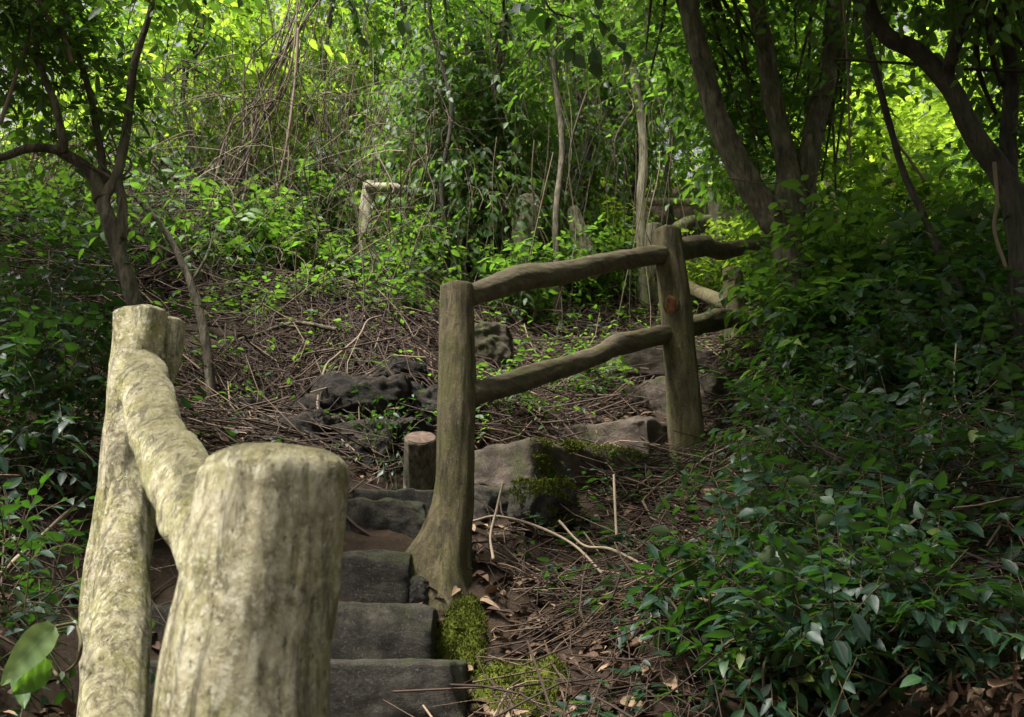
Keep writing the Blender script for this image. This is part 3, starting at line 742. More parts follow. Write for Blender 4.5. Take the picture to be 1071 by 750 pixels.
for i, (px, py, r, h, lab) in enumerate(right):
    b = G(px, py)
    bl = [(up(b, h * .55), (r, r, h * .5)), (b + np.r_[RNG.normal(0, r * .6, 2), h * .9], (r * .6, r * .6, h * .35)), (b + np.r_[RNG.normal(0, r * .7, 2), h * .4], (r * .7, r * .7, h * .35))]
    shrub('glossy_shrub', b, bl, int((34 + 235 * r) * (1.2, 1.6, .95, 1.25)[i % 4]), (.060, .045, .074, .052)[i % 4], 'glossy', lab, group='glossy shrubs on the right bank', m=7, tl=(.2, .22, .18, .24)[i % 4], droop=.25, hang=.35, tint=((.42, .30, .5, .36)[i % 4], .25), shell=.5, ratio=(.48, .52, .38, .56)[i % 4])
# brighter bushes at the top of the right bank
bush = [
 ((800,330),[(845,290,5.3,.28),(860,335,5.1,.3),(815,300,5.5,.12)], .085,'mid','leafy green bush hiding the end of the dark fence', 330),
 ((880,390),[(880,295,4.9,.36),(930,325,4.8,.33),(850,350,4.9,.3)], .10,'mid','broad green bush at the foot of the forked tree', 270),
 ((990,390),[(990,320,4.7,.4),(1040,350,4.5,.4),(950,380,4.6,.35)], .095,'glossy','green bush below the bright gap right of the forked tree', 330),
 ((880,440),[(830,420,4.9,.3),(880,430,4.7,.35),(930,420,4.5,.3)], .075,'glossy','dark bush in the middle of the right slope under the bright leaves', 300),
 ((1040,440),[(1000,430,4.3,.35),(1060,420,4.2,.4)], .075,'glossy','dark bush at the right edge under the trunk', 300),
]
for (gp, blobs, L, mt, lab, nt_) in bush:
    b = G(*gp)
    bl = [(P(x, y, Y_), r_) for (x, y, Y_, r_) in blobs]
    if np.linalg.norm(b[:2] - bl[0][0][:2]) > .8: b = onground(*bl[0][0][:2])
    shrub('leafy_bush', b, bl, nt_, L, mt, lab, 'bush', m=8, tl=.3, droop=.3, tint=(.5, .22))
# left side
left = [
 ((40,470),[(30,380,3.3,.28),(85,370,3.4,.22),(20,440,3.1,.25),(90,430,3.3,.18)], .055,'glossy','dark leafy shrub at the left edge beside the left fence', 420),
 ((15,640),[(10,610,2.3,.10),(15,660,2.2,.12),(-30,620,2.3,.2)], .05,'glossy','small glossy plant at the lower left edge', 90),
 ((60,300),[(60,250,5.6,.45),(0,260,5.5,.5)], .07,'mid','tangled bush on the slope behind the left tree', 240),
 ((270,300),[(250,235,7.2,.38),(278,260,7.1,.28),(222,255,7.1,.3)], .10,'mid','loose broad-leaved bush on the slope right of the left tree', 170),
 ((340,270),[(325,225,7.8,.32)], .09,'mid','broad-leaved bush left of the pale upper fence post', 130),
 ((130,330),[(110,290,6.0,.32),(170,280,6.3,.35),(60,300,5.4,.35)], .075,'glossy','dark bush on the bank behind the small tree, left', 260),
 ((210,320),[(200,285,6.5,.28),(250,270,6.8,.33)], .085,'mid','dark leafy bush above the bank between the sapling and the leaning stems', 190),
 ((300,300),[(300,270,6.9,.3),(340,280,6.9,.22)], .095,'mid','bush with drooping leaves above the brown bank', 170),
 ((255,360),[(250,335,5.9,.14),(265,350,5.8,.12)], .065,'mid','small leafy plant on the brown bank above the fallen branch', 45),
 ((345,330),[(345,310,6.4,.18),(330,325,6.2,.13)], .08,'mid','small drooping plant at the top of the brown bank, centre left', 55),
 ((405,345),[(405,325,6.1,.16),(418,310,6.2,.14)], .07,'mid','leafy sprig on the bank left of the dark post', 50),
 ((225,450),[(222,440,4.6,.07),(232,436,4.6,.06)], .045,'mid','tiny green plant at the foot of the bare leaning stem', 22),
 ((400,480),[(398,470,4.4,.09),(410,462,4.4,.08)], .04,'glossy','small dark plant in the hollow left of the cut log', 40),
 ((520,430),[(518,412,5.0,.13),(535,420,5.1,.1)], .05,'mid','small green plant under the lower rail beside the dark post', 50),
 ((600,410),[(600,400,5.6,.15),(622,395,5.7,.12)], .055,'mid','small green plants on the litter behind the lower rail, middle', 60),
 ((460,320),[(440,300,6.8,.22),(430,265,7.1,.22)], .075,'mid','bush just left of the dark post top', 150),
 ((560,310),[(556,280,7.0,.2),(535,295,6.9,.14),(610,262,7.2,.16)], .075,'mid','small bush hiding the foot of the broad grey post', 100),
 ((400,290),[(430,280,7.1,.22),(395,308,6.9,.16)], .07,'mid','small leafy bush under the pale upper fence post', 120),
]
for (gp, blobs, L, mt, lab, nt_) in left:
    b = G(*gp)
    bl = [(P(x, y, Y_), r_) for (x, y, Y_, r_) in blobs]
    if np.linalg.norm(b[:2] - bl[0][0][:2]) > .8: b = onground(*bl[0][0][:2])
    shrub('leafy_bush', b, bl, nt_, L, mt, lab, 'bush', m=8, tl=.3, droop=.35, tint=(.30, .22))
# bushes of the middle slope, behind the dark fence
midb = [
 ((530,340),[(520,300,7.3,.3),(545,325,7.1,.28)], .075,'mid','low dense bush behind the upper rail, right of the dark post', 220),
 ((600,330),[(590,300,7.8,.35),(620,280,8.2,.4),(560,345,7.2,.2)], .075,'mid','leafy bush behind the middle of the upper rail', 320),
 ((655,300),[(650,285,8.4,.35),(640,250,8.8,.4)], .075,'bright','bright green bush left of the knotted post, beyond the rail', 300),
 ((740,300),[(735,285,8.0,.28),(775,275,7.8,.3)], .075,'bright','sunlit bush seen between the knotted post and leaning trunk', 260),
 ((700,220),[(700,180,11,.5),(740,170,11,.5)], .09,'mid','dark bush beyond the far pale rails', 260),
 ((930,240),[(900,215,7.0,.4),(940,170,7.2,.45),(890,140,7.4,.4),(960,230,6.8,.35)], .09,'bright','bright yellow-green bush between the forked tree and the dark limb', 420),
 ((1010,240),[(1000,220,6.6,.4),(1040,190,6.8,.4),(1010,260,6.2,.35)], .09,'mid','bright leafy bush behind the dark trunk at the right edge', 380),
 ((790,230),[(812,200,8.6,.4),(790,110,8.8,.5)], .085,'mid','bush behind the leaning trunk', 380),
]
for (gp, blobs, L, mt, lab, nt_) in midb:
    b = G(*gp)
    bl = [(P(x, y, Y_), r_) for (x, y, Y_, r_) in blobs]
    if np.linalg.norm(b[:2] - bl[0][0][:2]) > .8: b = onground(*bl[0][0][:2])
    shrub('leafy_bush', b, bl, nt_, L, mt, lab, 'bush', m=8, tl=.3, droop=.35, tint=(.38, .25))

# ------------------------------------------------------------------ vine-draped mounds
def draped(base_px, blobs, ntw, L, mat, label, near=True, nstr=120, **kw):
    b = G(*base_px)
    root = thing('vine_covered_tree', b, label, 'tree')
    lm, sm = MB(), MB()
    cen = np.array([P(x, y, Y_) for (x, y, Y_, r_) in blobs]); rad = np.array([[r_[0], r_[0], r_[1]] for (_, _, _, r_) in blobs])
    foliage(lm, sm, cen, rad, ntw, L, near=near, **{**dict(m=10, tl=.55, droop=.9, up=.15, hang=.6, tint=(.5, .22), ratio=.55), **kw})
    lm.build('foliage', M[mat], root, origin=b)
    tr = MB(); top = cen[np.argmax(cen[:, 2])]
    mid_ = (b + top) / 2 + np.array([.15, .1, 0])
    tube(tr, [up(b, -.2), mid_, top], [.09, .075, .04], sides=14, n=40, amp=.15, fine=.05)
    tr.build('trunk', M['barkdark'], root, origin=b)
    ch = RNG.integers(0, len(cen), nstr)
    s0 = cen[ch] + unit(RNG.standard_normal((nstr, 3))) * rad[ch] * .9
    K = 10; t = np.linspace(0, 1, K)
    Ln = RNG.uniform(.5, 1.6, (nstr, 1))
    pts_ = s0[:, None] + np.stack([.12 * np.sin(t[None] * RNG.uniform(2, 7, (nstr, 1)) + RNG.uniform(0, 6, (nstr, 1))), .1 * np.sin(t[None] * RNG.uniform(2, 7, (nstr, 1))), -Ln * t[None]], -1)
    strands(sm, pts_, RNG.uniform(.002, .006, nstr), RNG.random(nstr))
    sm.build('vines', M['vine'], root, origin=b)
    return root
draped((500,300), [(500,40,8.2,(.6,.7)),(490,140,7.9,(.6,.7)),(500,225,7.6,(.5,.45)),(455,190,7.8,(.35,.5)),(540,170,8.0,(.4,.6))], 1100, .085, 'mid', 'tall vine-smothered tree in the middle, left of the grey broken posts', nstr=160)
draped((590,300), [(590,160,8.8,(.35,.6)),(590,210,8.6,(.28,.4)),(600,60,9.2,(.6,.6))], 620, .08, 'mid', 'ivy-clad slim tree with dark foliage behind the upper rail', nstr=60, tint=(.32, .2))
draped((650,280), [(640,110,9.5,(.5,.7)),(665,60,9.6,(.5,.6)),(630,200,9.5,(.4,.5))], 620, .085, 'mid', 'dark leafy vine-hung tree left of the thin pale trunk', nstr=90, tint=(.4, .2))
draped((330,250), [(250,120,8.8,(.7,.8)),(300,60,9.2,(.8,.8)),(340,170,8.8,(.5,.6)),(220,190,8.3,(.5,.5))], 700, .085, 'bright', 'pale vine thicket draped over dead stems at the upper left', nstr=380, tint=(.5, .25))
draped((230,280), [(215,215,7.9,(.4,.5)),(285,215,8.1,(.4,.5)),(340,190,8.3,(.3,.5)),(160,180,8.0,(.5,.5))], 620, .09, 'mid', 'dark vine-hung thicket low on the slope left of the pale upper post', nstr=300, tint=(.25, .25))
draped((435,285), [(440,245,7.5,(.25,.35)),(450,120,8.2,(.4,.5))], 260, .085, 'mid', 'leafy vine mound right of the pale upper post', nstr=80, tint=(.4, .25))
draped((60,260), [(40,210,6.6,(.5,.4)),(110,230,6.8,(.4,.4)),(-40,190,6.4,(.5,.5))], 420, .08, 'mid', 'shadowed vine thicket behind the small tree at the left edge', nstr=200, tint=(.25, .2))
draped((390,230), [(390,60,10,(.7,.9)),(400,140,9.8,(.5,.5))], 500, .09, 'bright', 'bright-leaved climbing tree above the pale upper fence post', nstr=80)

# ------------------------------------------------------------------ trees
def tree(name, label, base, limbs, crown, ntw, L, leafm, barkm, near=True, twig=True, br=.022, **kw):
    base = np.asarray(base, float)
    root = thing(name, base, label, 'tree')
    tr = MB(); lm = MB(); sm = MB()
    for i, (path, rad) in enumerate(limbs):
        tube(tr, path, rad, sides=28 if max(rad) > .03 else 10, n=22 * len(path), amp=.13, scale=6, stretch=.4, seed=i * 3.3 + base[0], fine=.04, dome=.2)
    tr.build('trunk', M[barkm], root, origin=base)
    cen = np.array([c[0] for c in crown]); rd = np.array([np.broadcast_to(c[1], (3,)) for c in crown])
    foliage(lm, sm, cen, rd, ntw, L, near=near, **kw)
    # branches that carry the crown
    ends = [np.asarray(p[-1]) for p, r in limbs]
    for c, r_ in zip(cen, rd):
        e = ends[int(np.argmin([np.linalg.norm(e_ - c) for e_ in ends]))]
        for k_ in range(4):
            q = c + unit(RNG.standard_normal(3)) * r_ * .7
            tube(sm, [e, (e + q) / 2 + RNG.standard_normal(3) * min(.12, .18 * float(np.linalg.norm(q - e))), q], [br, br * .6, br * .3], sides=6, n=16, cap=False, tint=.2)
    lm.build('crown', M[leafm], root, origin=base)
    sm.build('branches', M[barkm], root, origin=base)
    return root
bt1 = onground(*P(838,262,5.1)[:2])
tree('leaning_tree', 'bare curved trunk leaning left from the bush, right of the knotted post', bt1,
  [([up(bt1, -.1), P(826,262,5.1), P(808,228,5.1), P(780,185,5.1), P(752,130,5.1), P(738,80,5.1), P(722,20,5.1), P(712,-60,5.1), P(690,-170,5.0)], [.11,.088,.078,.072,.064,.060,.057,.053,.042])],
  [(P(700,-120,5.0), (.8,.8,.5)), (P(620,-190,4.8), (.7,.7,.4)), (P(760,60,6.0), (.5,.4,.6)), (P(790,130,6.4), (.4,.4,.5)), (P(740,70,6.8), (.35,.35,.35)), (P(780,160,6.0), (.22,.3,.3)), (P(775,70,5.9), (.25,.3,.3)), (P(700,50,5.6), (.3,.3,.3))], 1200, .085, 'mid', 'bark', tint=(.35, .2), m=8, tl=.35)
bt2 = onground(*P(836,262,5.5)[:2])
tree('forked_tree', 'forked grey trunk splitting low into two limbs, right of the leaning trunk', bt2,
  [([up(bt2, -.1), P(836,260,5.5), P(830,215,5.5), P(822,160,5.5), P(806,95,5.5), P(798,40,5.5), P(786,-20,5.5), P(770,-150,5.4)], [.15,.12,.10,.062,.06,.056,.052,.04]),
   ([P(838,230,5.5), P(843,190,5.5), P(850,140,5.5), P(866,75,5.5), P(874,20,5.5), P(876,-60,5.5), P(890,-160,5.3)], [.05,.065,.065,.06,.057,.052,.04])],
  [(P(800,-140,5.4), (.8,.8,.5)), (P(890,-130,5.1), (.8,.8,.5)), (P(850,30,6.6), (.4,.4,.5)), (P(900,-30,5.9), (.5,.5,.4)), (P(830,80,6.8), (.4,.4,.5)), (P(840,110,6.1), (.2,.25,.35)), (P(895,90,5.4), (.22,.25,.3)), (P(870,200,5.8), (.25,.25,.25))], 1250, .085, 'mid', 'bark', tint=(.35, .2), m=8, tl=.35)
shade_crowns = [(-.5,2.2,5.0),(.3,1.8,5.1),(1.1,1.7,5.1),(1.9,1.9,5.0),(-.1,2.9,5.2),(.7,2.7,5.3),(1.5,2.7,5.3),(2.3,2.8,5.2),(.3,3.7,5.5),(1.0,3.7,5.6),(1.8,3.8,5.6),(2.6,3.7,5.5),(.1,1.0,4.9),(1.0,.8,4.9),(2.6,1.0,5.0),(.6,4.4,5.8),(1.4,4.6,5.9),(2.3,4.6,5.9)]  # unseen crown blobs, added to keep the sun off the right bank
bt0 = onground(3.4, 1.9)
tree('added_shade_tree', 'added unseen tree outside the frame at right, its crown placed to shade the right bank', bt0,
  [([up(bt0, -.1), bt0 + [-.1, .2, 1.5], bt0 + [-.5, .5, 3.0], bt0 + [-1.2, .9, 3.9]], [.14, .12, .1, .06])],
  [(np.array(c), (.75, .75, .35)) for c in shade_crowns], 3000, .10, 'mid', 'bark', near=False, tint=(.35, .2), m=9, tl=.4)
bt9 = onground(3.2, -.6)  # unseen tree added to block sky light from behind right
tree('added_shade_tree', 'added unseen tree behind the camera at right, placed to block sky light', bt9,
  [([up(bt9, -.1), bt9 + [.1, .1, 1.5], bt9 + [0, .2, 3.4]], [.13, .11, .07])],
  [(bt9 + np.array(c), (.9, .9, .7)) for c in ((0,0,1.6),(.3,1.2,1.8),(-.2,.9,3.2),(0,-.5,3.4),(-.9,.2,4.2),(.8,.6,3.6))], 900, .11, 'mid', 'bark', near=False, tint=(.35, .2), m=9, tl=.4)
btl = onground(-3.6, 3.7)  # unseen tree added to darken the left side
tree('added_shade_tree', 'added unseen tree outside the frame at left, its crown placed to shade the left bank', btl,
  [([up(btl, -.1), btl + [0, .1, 1.2], btl + [.2, .2, 2.6]], [.11, .09, .06])],
  [(btl + np.array(c), (.8, .8, .5)) for c in ((0,0,2.6),(.3,.9,3.0),(.2,-.7,2.4),(-.7,.2,2.8),(-.2,-1.1,1.4),(.1,1.8,3.1))], 800, .10, 'mid', 'bark', near=False, tint=(.3, .2), m=9, tl=.4)
bt3 = onground(*P(1074,330,4.0)[:2])
tree('dark_tree', 'dark trunk at the right edge with a limb reaching up to the left', bt3,
  [([up(bt3, -.1), P(1074,330,4.0), P(1068,250,4.0), P(1052,190,4.0), P(1018,140,4.0), P(996,95,4.0), P(960,55,4.0), P(925,35,4.0), P(905,-10,4.0), P(890,-120,3.9)], [.07,.06,.055,.05,.046,.043,.040,.036,.032,.024]),
   ([P(1060,230,4.0), P(1054,150,4.05), P(1058,80,4.1), P(1050,0,4.1), P(1060,-120,4.0)], [.04,.036,.034,.03,.02]),
   ([P(990,85,4.0), P(1000,45,3.9), P(1030,-30,3.8)], [.03,.03,.02])],
  [(P(1000,-60,3.8), (.5,.5,.3)), (P(1060,20,4.3), (.35,.4,.35)), (P(930,-110,3.6), (.6,.6,.35)), (P(1090,-100,3.4), (.6,.6,.35)), (P(1090,130,4.2), (.2,.3,.4))], 900, .075, 'mid', 'barkdark', tint=(.25, .18), m=8, tl=.3)
bt4 = onground(-1.2, 3.2)
tree('small_tree', 'slim forked tree with a dark crown rising behind the left fence', bt4,
  [([up(bt4, -.1), P(152,370,3.2), P(140,315,3.2), P(127,275,3.2), P(115,235,3.2), P(108,208,3.2), P(122,185,3.2), P(133,130,3.2), P(140,70,3.2), P(160,0,3.2), P(175,-80,3.2)], [.034,.031,.029,.028,.026,.024,.018,.016,.014,.011,.009]),
   ([P(107,208,3.2), P(95,180,3.2), P(62,158,3.15), P(30,155,3.1), P(-10,165,3.1), P(-80,150,3.0)], [.03,.022,.016,.015,.013,.01]),
   ([P(68,160,3.15), P(58,110,3.1), P(40,60,3.1), P(35,-20,3.1)], [.014,.014,.012,.008]),
   ([P(110,200,3.25), P(104,150,3.25), P(92,90,3.25), P(70,20,3.2), P(50,-60,3.2)], [.018,.014,.012,.010,.008]),
   ([P(127,250,3.2), P(128,215,3.2), P(124,190,3.2)], [.018,.018,.016])],
  [(P(85,110,3.3), (.22,.25,.22)), (P(50,50,3.2), (.3,.3,.22)), (P(10,20,3.1), (.3,.3,.25)), (P(110,150,3.35), (.12,.15,.12)), (P(90,-60,3.0), (.5,.5,.25)), (P(-40,-30,2.9), (.4,.4,.3))], 760, .055, 'mid', 'bark', tint=(.15, .15), m=8, tl=.2, br=.006)
bt5 = onground(*P(221,410,4.6)[:2])
tree('sapling', 'thin bare stem leaning left on the bank beside the left fence post', bt5,
  [([up(bt5, -.05), P(220,400,4.6), P(213,345,4.6), P(200,300,4.6), P(184,262,4.6), P(165,232,4.6), P(140,205,4.6)], [.028,.025,.023,.02,.018,.015,.010]),
   ([P(198,298,4.6), P(215,270,4.7), P(225,240,4.8)], [.008,.007,.004])],
  [(P(150,210,4.7), (.2,.2,.15)), (P(225,235,4.8), (.15,.15,.1))], 30, .075, 'mid', 'bark', m=7, tl=.22, br=.004)
bt6 = onground(*P(671,250,8.0)[:2])
tree('slim_tree', 'thin pale trunk rising behind the knotted post', bt6,
  [([up(bt6, -.1), P(671,250,8.0), P(670,210,8.0), P(673,170,8.0), P(670,120,8.0), P(660,50,8.0), P(665,-40,8.0)], [.05,.045,.04,.04,.035,.03,.02])],
  [(P(660,60,8.1), (.45,.45,.4)), (P(690,20,8.0), (.6,.6,.4)), (P(650,-30,7.8), (.7,.7,.4)), (P(680,120,8.2), (.25,.25,.3))], 420, .08, 'mid', 'barkpale', tint=(.35, .2), m=8, tl=.35)
for (gp, path, r_, lab, bk) in (
   ((583,350), [(583,345,7.0),(583,280,7.0),(582,220,7.0),(588,150,7.1),(580,60,7.2),(590,-40,7.2)], .033, 'thin dark trunk standing behind the middle of the upper rail', 'bark'),
   ((527,300), [(527,285,7.6),(527,240,7.6),(528,200,7.6),(522,120,7.7),(530,20,7.7)], .03, 'thin dark stem left of the grey broken post', 'bark'),
   ((345,240), [(345,240,8.8),(350,170,8.8),(338,90,8.9),(352,-20,9)], .03, 'thin stem rising through the leaves left of the pale upper post', 'bark'),
   ((420,240), [(418,240,9.2),(412,150,9.2),(425,60,9.2),(415,-40,9.2)], .04, 'thin trunk rising above the short rail of the pale upper post', 'barkdark'),
   ((468,250), [(468,260,7.1),(462,190,7.1),(472,110,7.2),(450,20,7.3),(455,-60,7.3)], .022, 'slender dark stem just left of the vine-smothered tree', 'barkdark'),
   ((196,230), [(196,250,7.6),(205,170,7.6),(192,100,7.7),(215,10,7.8)], .022, 'slender stem left of the leaning dry bundle', 'barkdark'),
   ((700,230), [(702,230,10.2),(698,180,10.2),(706,110,10.2),(696,20,10.2)], .04, 'slim trunk beyond the far pale rails', 'barkdark'),
   ((640,215), [(640,205,11),(637,170,11),(634,120,11),(640,40,11)], .05, 'thin trunk in the gap left of the pale slim trunk', 'bark')):
    b = onground(*P(*path[0])[:2]); pth = [up(b, -.1)] + [P(*q) for q in path]
    tree('slim_tree', lab, b, [(pth, list(np.linspace(r_ * 1.1, r_ * .6, len(pth))))], [(pth[-1], (.5,.5,.4)), (pth[-2], (.35,.35,.35))], 160, .085, 'mid', bk, tint=(.45, .2), m=8, tl=.35)

# bundle of leaning dry stems at the upper left
vb = thing('vine_bundle', G(225, 270), 'pale bundle of dry stems leaning right in the upper left thicket', 'vine')
mb = MB(); vo = np.array(vb.location)
for k_ in range(16):
    j = RNG.normal(0, 1, (5, 3)) * .1
    tube(mb, np.array([vo, P(232,235,7.4), P(262,160,7.6), P(282,95,7.8), P(318,10,8.0)]) + j, [.011,.010,.009,.008,.007], sides=6, n=40, cap=False, tint=RNG.random() * .6, amp=.3)
mb.build('stems', M['vine'], vb, origin=vo)

# individual hanging vines
def vine(path, r, label, mat='vine', tint=.4):
    p = [P(*q) for q in path]; mb = MB(); tube(mb, p, [r] * len(p), sides=8, n=12 * len(p), amp=.2, fine=.05, tint=tint, seed=RNG.random() * 9)
    return tag(mb.build('hanging_vine', M[mat], origin=p[-1]), label, 'vine', 'hanging vines')
vine([(893,-40,4.6),(905,30,4.6),(925,110,4.6),(945,180,4.6),(968,230,4.5),(990,280,4.4),(1010,310,4.3)], .018, 'thick dark rope vine right of the forked trunk', 'barkdark')
vine([(880,-20,4.7),(886,60,4.7),(888,120,4.7),(889,175,4.7)], .006, 'thin straight vine hanging beside the right limb of the forked trunk')
vine([(915,60,4.6),(935,140,4.6),(950,165,4.6),(968,190,4.6)], .007, 'thin vine twisting beside the thick rope vine')
vine([(760,186,4.9),(800,192,4.9),(840,186,4.9),(866,178,4.9)], .004, 'thin green tendril stretched across the leaning trunk', 'stem', .9)
vine([(1040,170,3.9),(1043,210,3.9),(1040,240,3.9),(1052,280,3.9)], .008, 'pale vine hanging in front of the dark trunk at right')
vine([(872,62,4.4),(940,66,4.3),(1010,72,4.1),(1090,75,4.0)], .008, 'dark horizontal branch-like vine crossing below the dark limb', 'barkdark')
vine([(0,130,3.0),(15,85,3.0),(30,40,3.0),(45,-10,3.0)], .007, 'pale vine rising at the left edge through the dark crown')
vine([(75,65,3.0),(65,35,3.0),(48,15,3.0),(38,-10,3.0)], .007, 'pale curved vine near the top left corner')
vine([(290,200,7.0),(300,150,7.0),(308,90,7.1),(312,30,7.2)], .012, 'pale upright vine right of the leaning dry bundle')
vine([(960,505,3.6),(968,460,3.6),(965,440,3.6),(975,420,3.7)], .004, 'pale root hanging straight in the right shrubs', tint=.9)
vine([(980,478,3.6),(972,460,3.6),(961,440,3.6),(968,415,3.7)], .004, 'pale forked root hanging just right of the straight one', tint=.9)
vine([(1018,455,3.6),(1000,420,3.6),(998,390,3.6),(1000,360,3.7)], .003, 'thin pale root dangling furthest right in the shrubs', tint=.9)
vine([(630,600,3.4),(600,570,3.5),(560,550,3.6),(520,540,3.7),(495,545,3.75)], .005, 'pale bent twig arching on the litter right of the flared post', tint=.7)
vine([(516,585,3.4),(513,560,3.45),(520,530,3.5),(526,505,3.5)], .005, 'upright pale twig right of the flared post', tint=.8)
vine([(690,600,3.3),(640,575,3.4),(610,570,3.5),(585,545,3.6)], .005, 'pale dry twig lying left of the glossy shrubs', tint=.7)
vine([(340,450,4.6),(332,420,4.7),(340,385,4.9),(352,372,5.0),(375,352,5.3),(385,335,5.5),(402,330,5.6)], .006, 'thin root arching over the black rock ledge', tint=.5)
vine([(220,365,5.3),(270,350,5.4),(310,338,5.5),(352,345,5.4)], .014, 'dark fallen branch lying across the bank', 'bark')
vine([(645,560,3.5),(643,520,3.55),(642,497,3.6)], .005, 'upright dead stick on the litter below the mossy rock', tint=.7)
vine([(155,440,4.3),(120,490,3.5),(60,545,3.0),(0,600,2.6)], .006, 'long dry vine slanting behind the left fence post', tint=.6)

# overhanging branch tips near the camera
def sprig(path, ntw, L, label, mat, **kw):
    p = [P(*q) for q in path]; root = thing('overhanging_branch', p[0], label, 'branch')
    lm, sm = MB(), MB(); tube(sm, p, list(np.linspace(.008, .003, len(p))), sides=6, n=24)
    foliage(lm, sm, np.array(p[-2:]), np.full((2, 3), .09), ntw, L, **{**dict(m=6, tl=.14, droop=.3, up=-.2, ratio=.7), **kw})
    lm.build('foliage', M[mat], root, origin=p[0]); sm.build('twig', M['barkdark'], root, origin=p[0])
sprig([(500,-260,3.4),(560,-90,3.0),(570,0,2.9),(600,20,2.9)], 9, .07, 'dark round leaves hanging from the top edge, centre', 'glossy', tint=(.1, .1))
sprig([(300,-240,3.4),(360,-90,3.2),(378,-10,3.2),(385,12,3.2)], 6, .06, 'dark leaf spray hanging from the top edge, left of centre', 'glossy', tint=(.15, .1))

# broad-leaved plant at the lower left
bp = thing('broad_leaf_plant', G(60, 715), 'plant with one large pale green leaf at the lower left', 'plant')
bo = np.array(bp.location)
for (a, b_, Wd, mt) in ((P(58,655,1.75), P(3,697,1.68), .055, 'pale_leaf'), (P(55,700,1.75), P(15,705,1.7), .05, 'mid'), (P(20,690,1.8), P(28,722,1.74), .04, 'mid')):
    n_ = 14; tq = np.linspace(0, 1, n_); L_ = np.linalg.norm(b_ - a)
    ax = unit(b_ - a); sd = unit(np.cross(ax, EYE - a)); nn = np.cross(sd, ax)
    hw = Wd * .5 * np.sin(np.clip(tq, 0, 1) ** .75 * math.pi) ** .7; hw[0] = hw[-1] = .0015
    V = []
    for i_ in range(n_):
        c = a + ax * L_ * tq[i_] - np.array([0, 0, .03]) * tq[i_] ** 2
        for s_ in (-1, -.5, 0, .5, 1): V.append(c + sd * hw[i_] * s_ - nn * (.22 * abs(s_) * hw[i_]) * -1 + nn * .004 * math.sin(i_ * 2.1) * abs(s_))
    ii = np.arange(n_ - 1)[:, None] * 5 + np.arange(4)[None]
    MB().add(np.array(V), np.stack([ii, ii + 1, ii + 6, ii + 5], -1).reshape(-1, 4), None, np.tile(.5 + .2 * RNG.standard_normal(n_), 5), np.tile([0, .3, 1, .3, 0], n_)).build('leaf', M[mt], bp, origin=bo)
mb = MB(); tube(mb, [bo, P(82,690,1.78), P(80,655,1.78), P(58,655,1.75)], [.003]*4, sides=6, n=20)
mb.build('stalk', M['stem'], bp, origin=bo)
mb = MB(); tube(mb, [bo, P(62,710,1.78), P(55,700,1.75)], [.003]*3, sides=6, n=12)
mb.build('stalk', M['stem'], bp, origin=bo)

# curled dead leaves at the bottom right
mb = MB(); c = P(1040, 735, 2.25)
n_ = 150; p = c + RNG.standard_normal((n_, 3)) * [.09, .06, .035]
leaves(mb, p, unit(RNG.standard_normal((n_, 3)) + [0, -.3, -.3]), unit(RNG.standard_normal((n_, 3))), RNG.uniform(.02, .05, n_), RNG.uniform(.008, .022, n_), RNG.uniform(.25, .95, n_), True, None, .5, .8)
tag(mb.build('dead_leaf_heap', M['litter'], origin=c), 'pale curled dead leaves in the bottom right corner', 'dead leaves', kind='stuff')

# ------------------------------------------------------------------ woodland behind
lm = MB(); sm = MB()
r2 = np.random.default_rng(21)
cen, rad = [], []
for k_ in range(520):
    px = r2.uniform(-330, 1400); Y_ = r2.uniform(9.3, 19)
    if px > 820 or px < 250: Y_ -= r2.uniform(0, 2.2)
    py = r2.uniform(-190, 235 - max(0, Y_ - 9.5) * 6)
    if 630 < px < 770 and py > 120 and Y_ < 11.5: continue
    c = P(px, py, Y_); cen.append(c); rad.append(r2.uniform(.4, 1.0) * np.array([1, 1, .8]))
cen = np.array(cen); rad = np.array(rad); dkm = r2.random(len(cen)) < .38
foliage(lm, None, cen[~dkm], rad[~dkm], 9500, .14, m=9, tl=.55, droop=.4, near=False, tint=(.5, .28), rng=r2)
tag(lm.build('woodland', M['bright']), 'bright backlit leaves of the wood closing the view uphill', 'woodland', kind='stuff')
lm = MB()
foliage(lm, None, cen[dkm], rad[dkm], 4200, .12, m=9, tl=.5, droop=.5, near=False, tint=(.35, .25), rng=r2)
tag(lm.build('woodland', M['mid']), 'darker leaf masses of the wood closing the view uphill', 'woodland', kind='stuff')
lm = MB(); fc = np.array([P(r2.uniform(-450, 1500), r2.uniform(-280, 190), r2.uniform(16, 22)) for _ in range(240)])
foliage(lm, None, fc, r2.uniform(1.0, 1.7, (240, 1)) * np.array([[1, 1, .8]]), 10500, .24, m=9, tl=.8, droop=.4, near=False, tint=(.3, .25), rng=r2)
tag(lm.build('woodland', M['bright']), 'far leaves of the wood on the hilltop, seen through the nearer trees', 'woodland', kind='stuff')
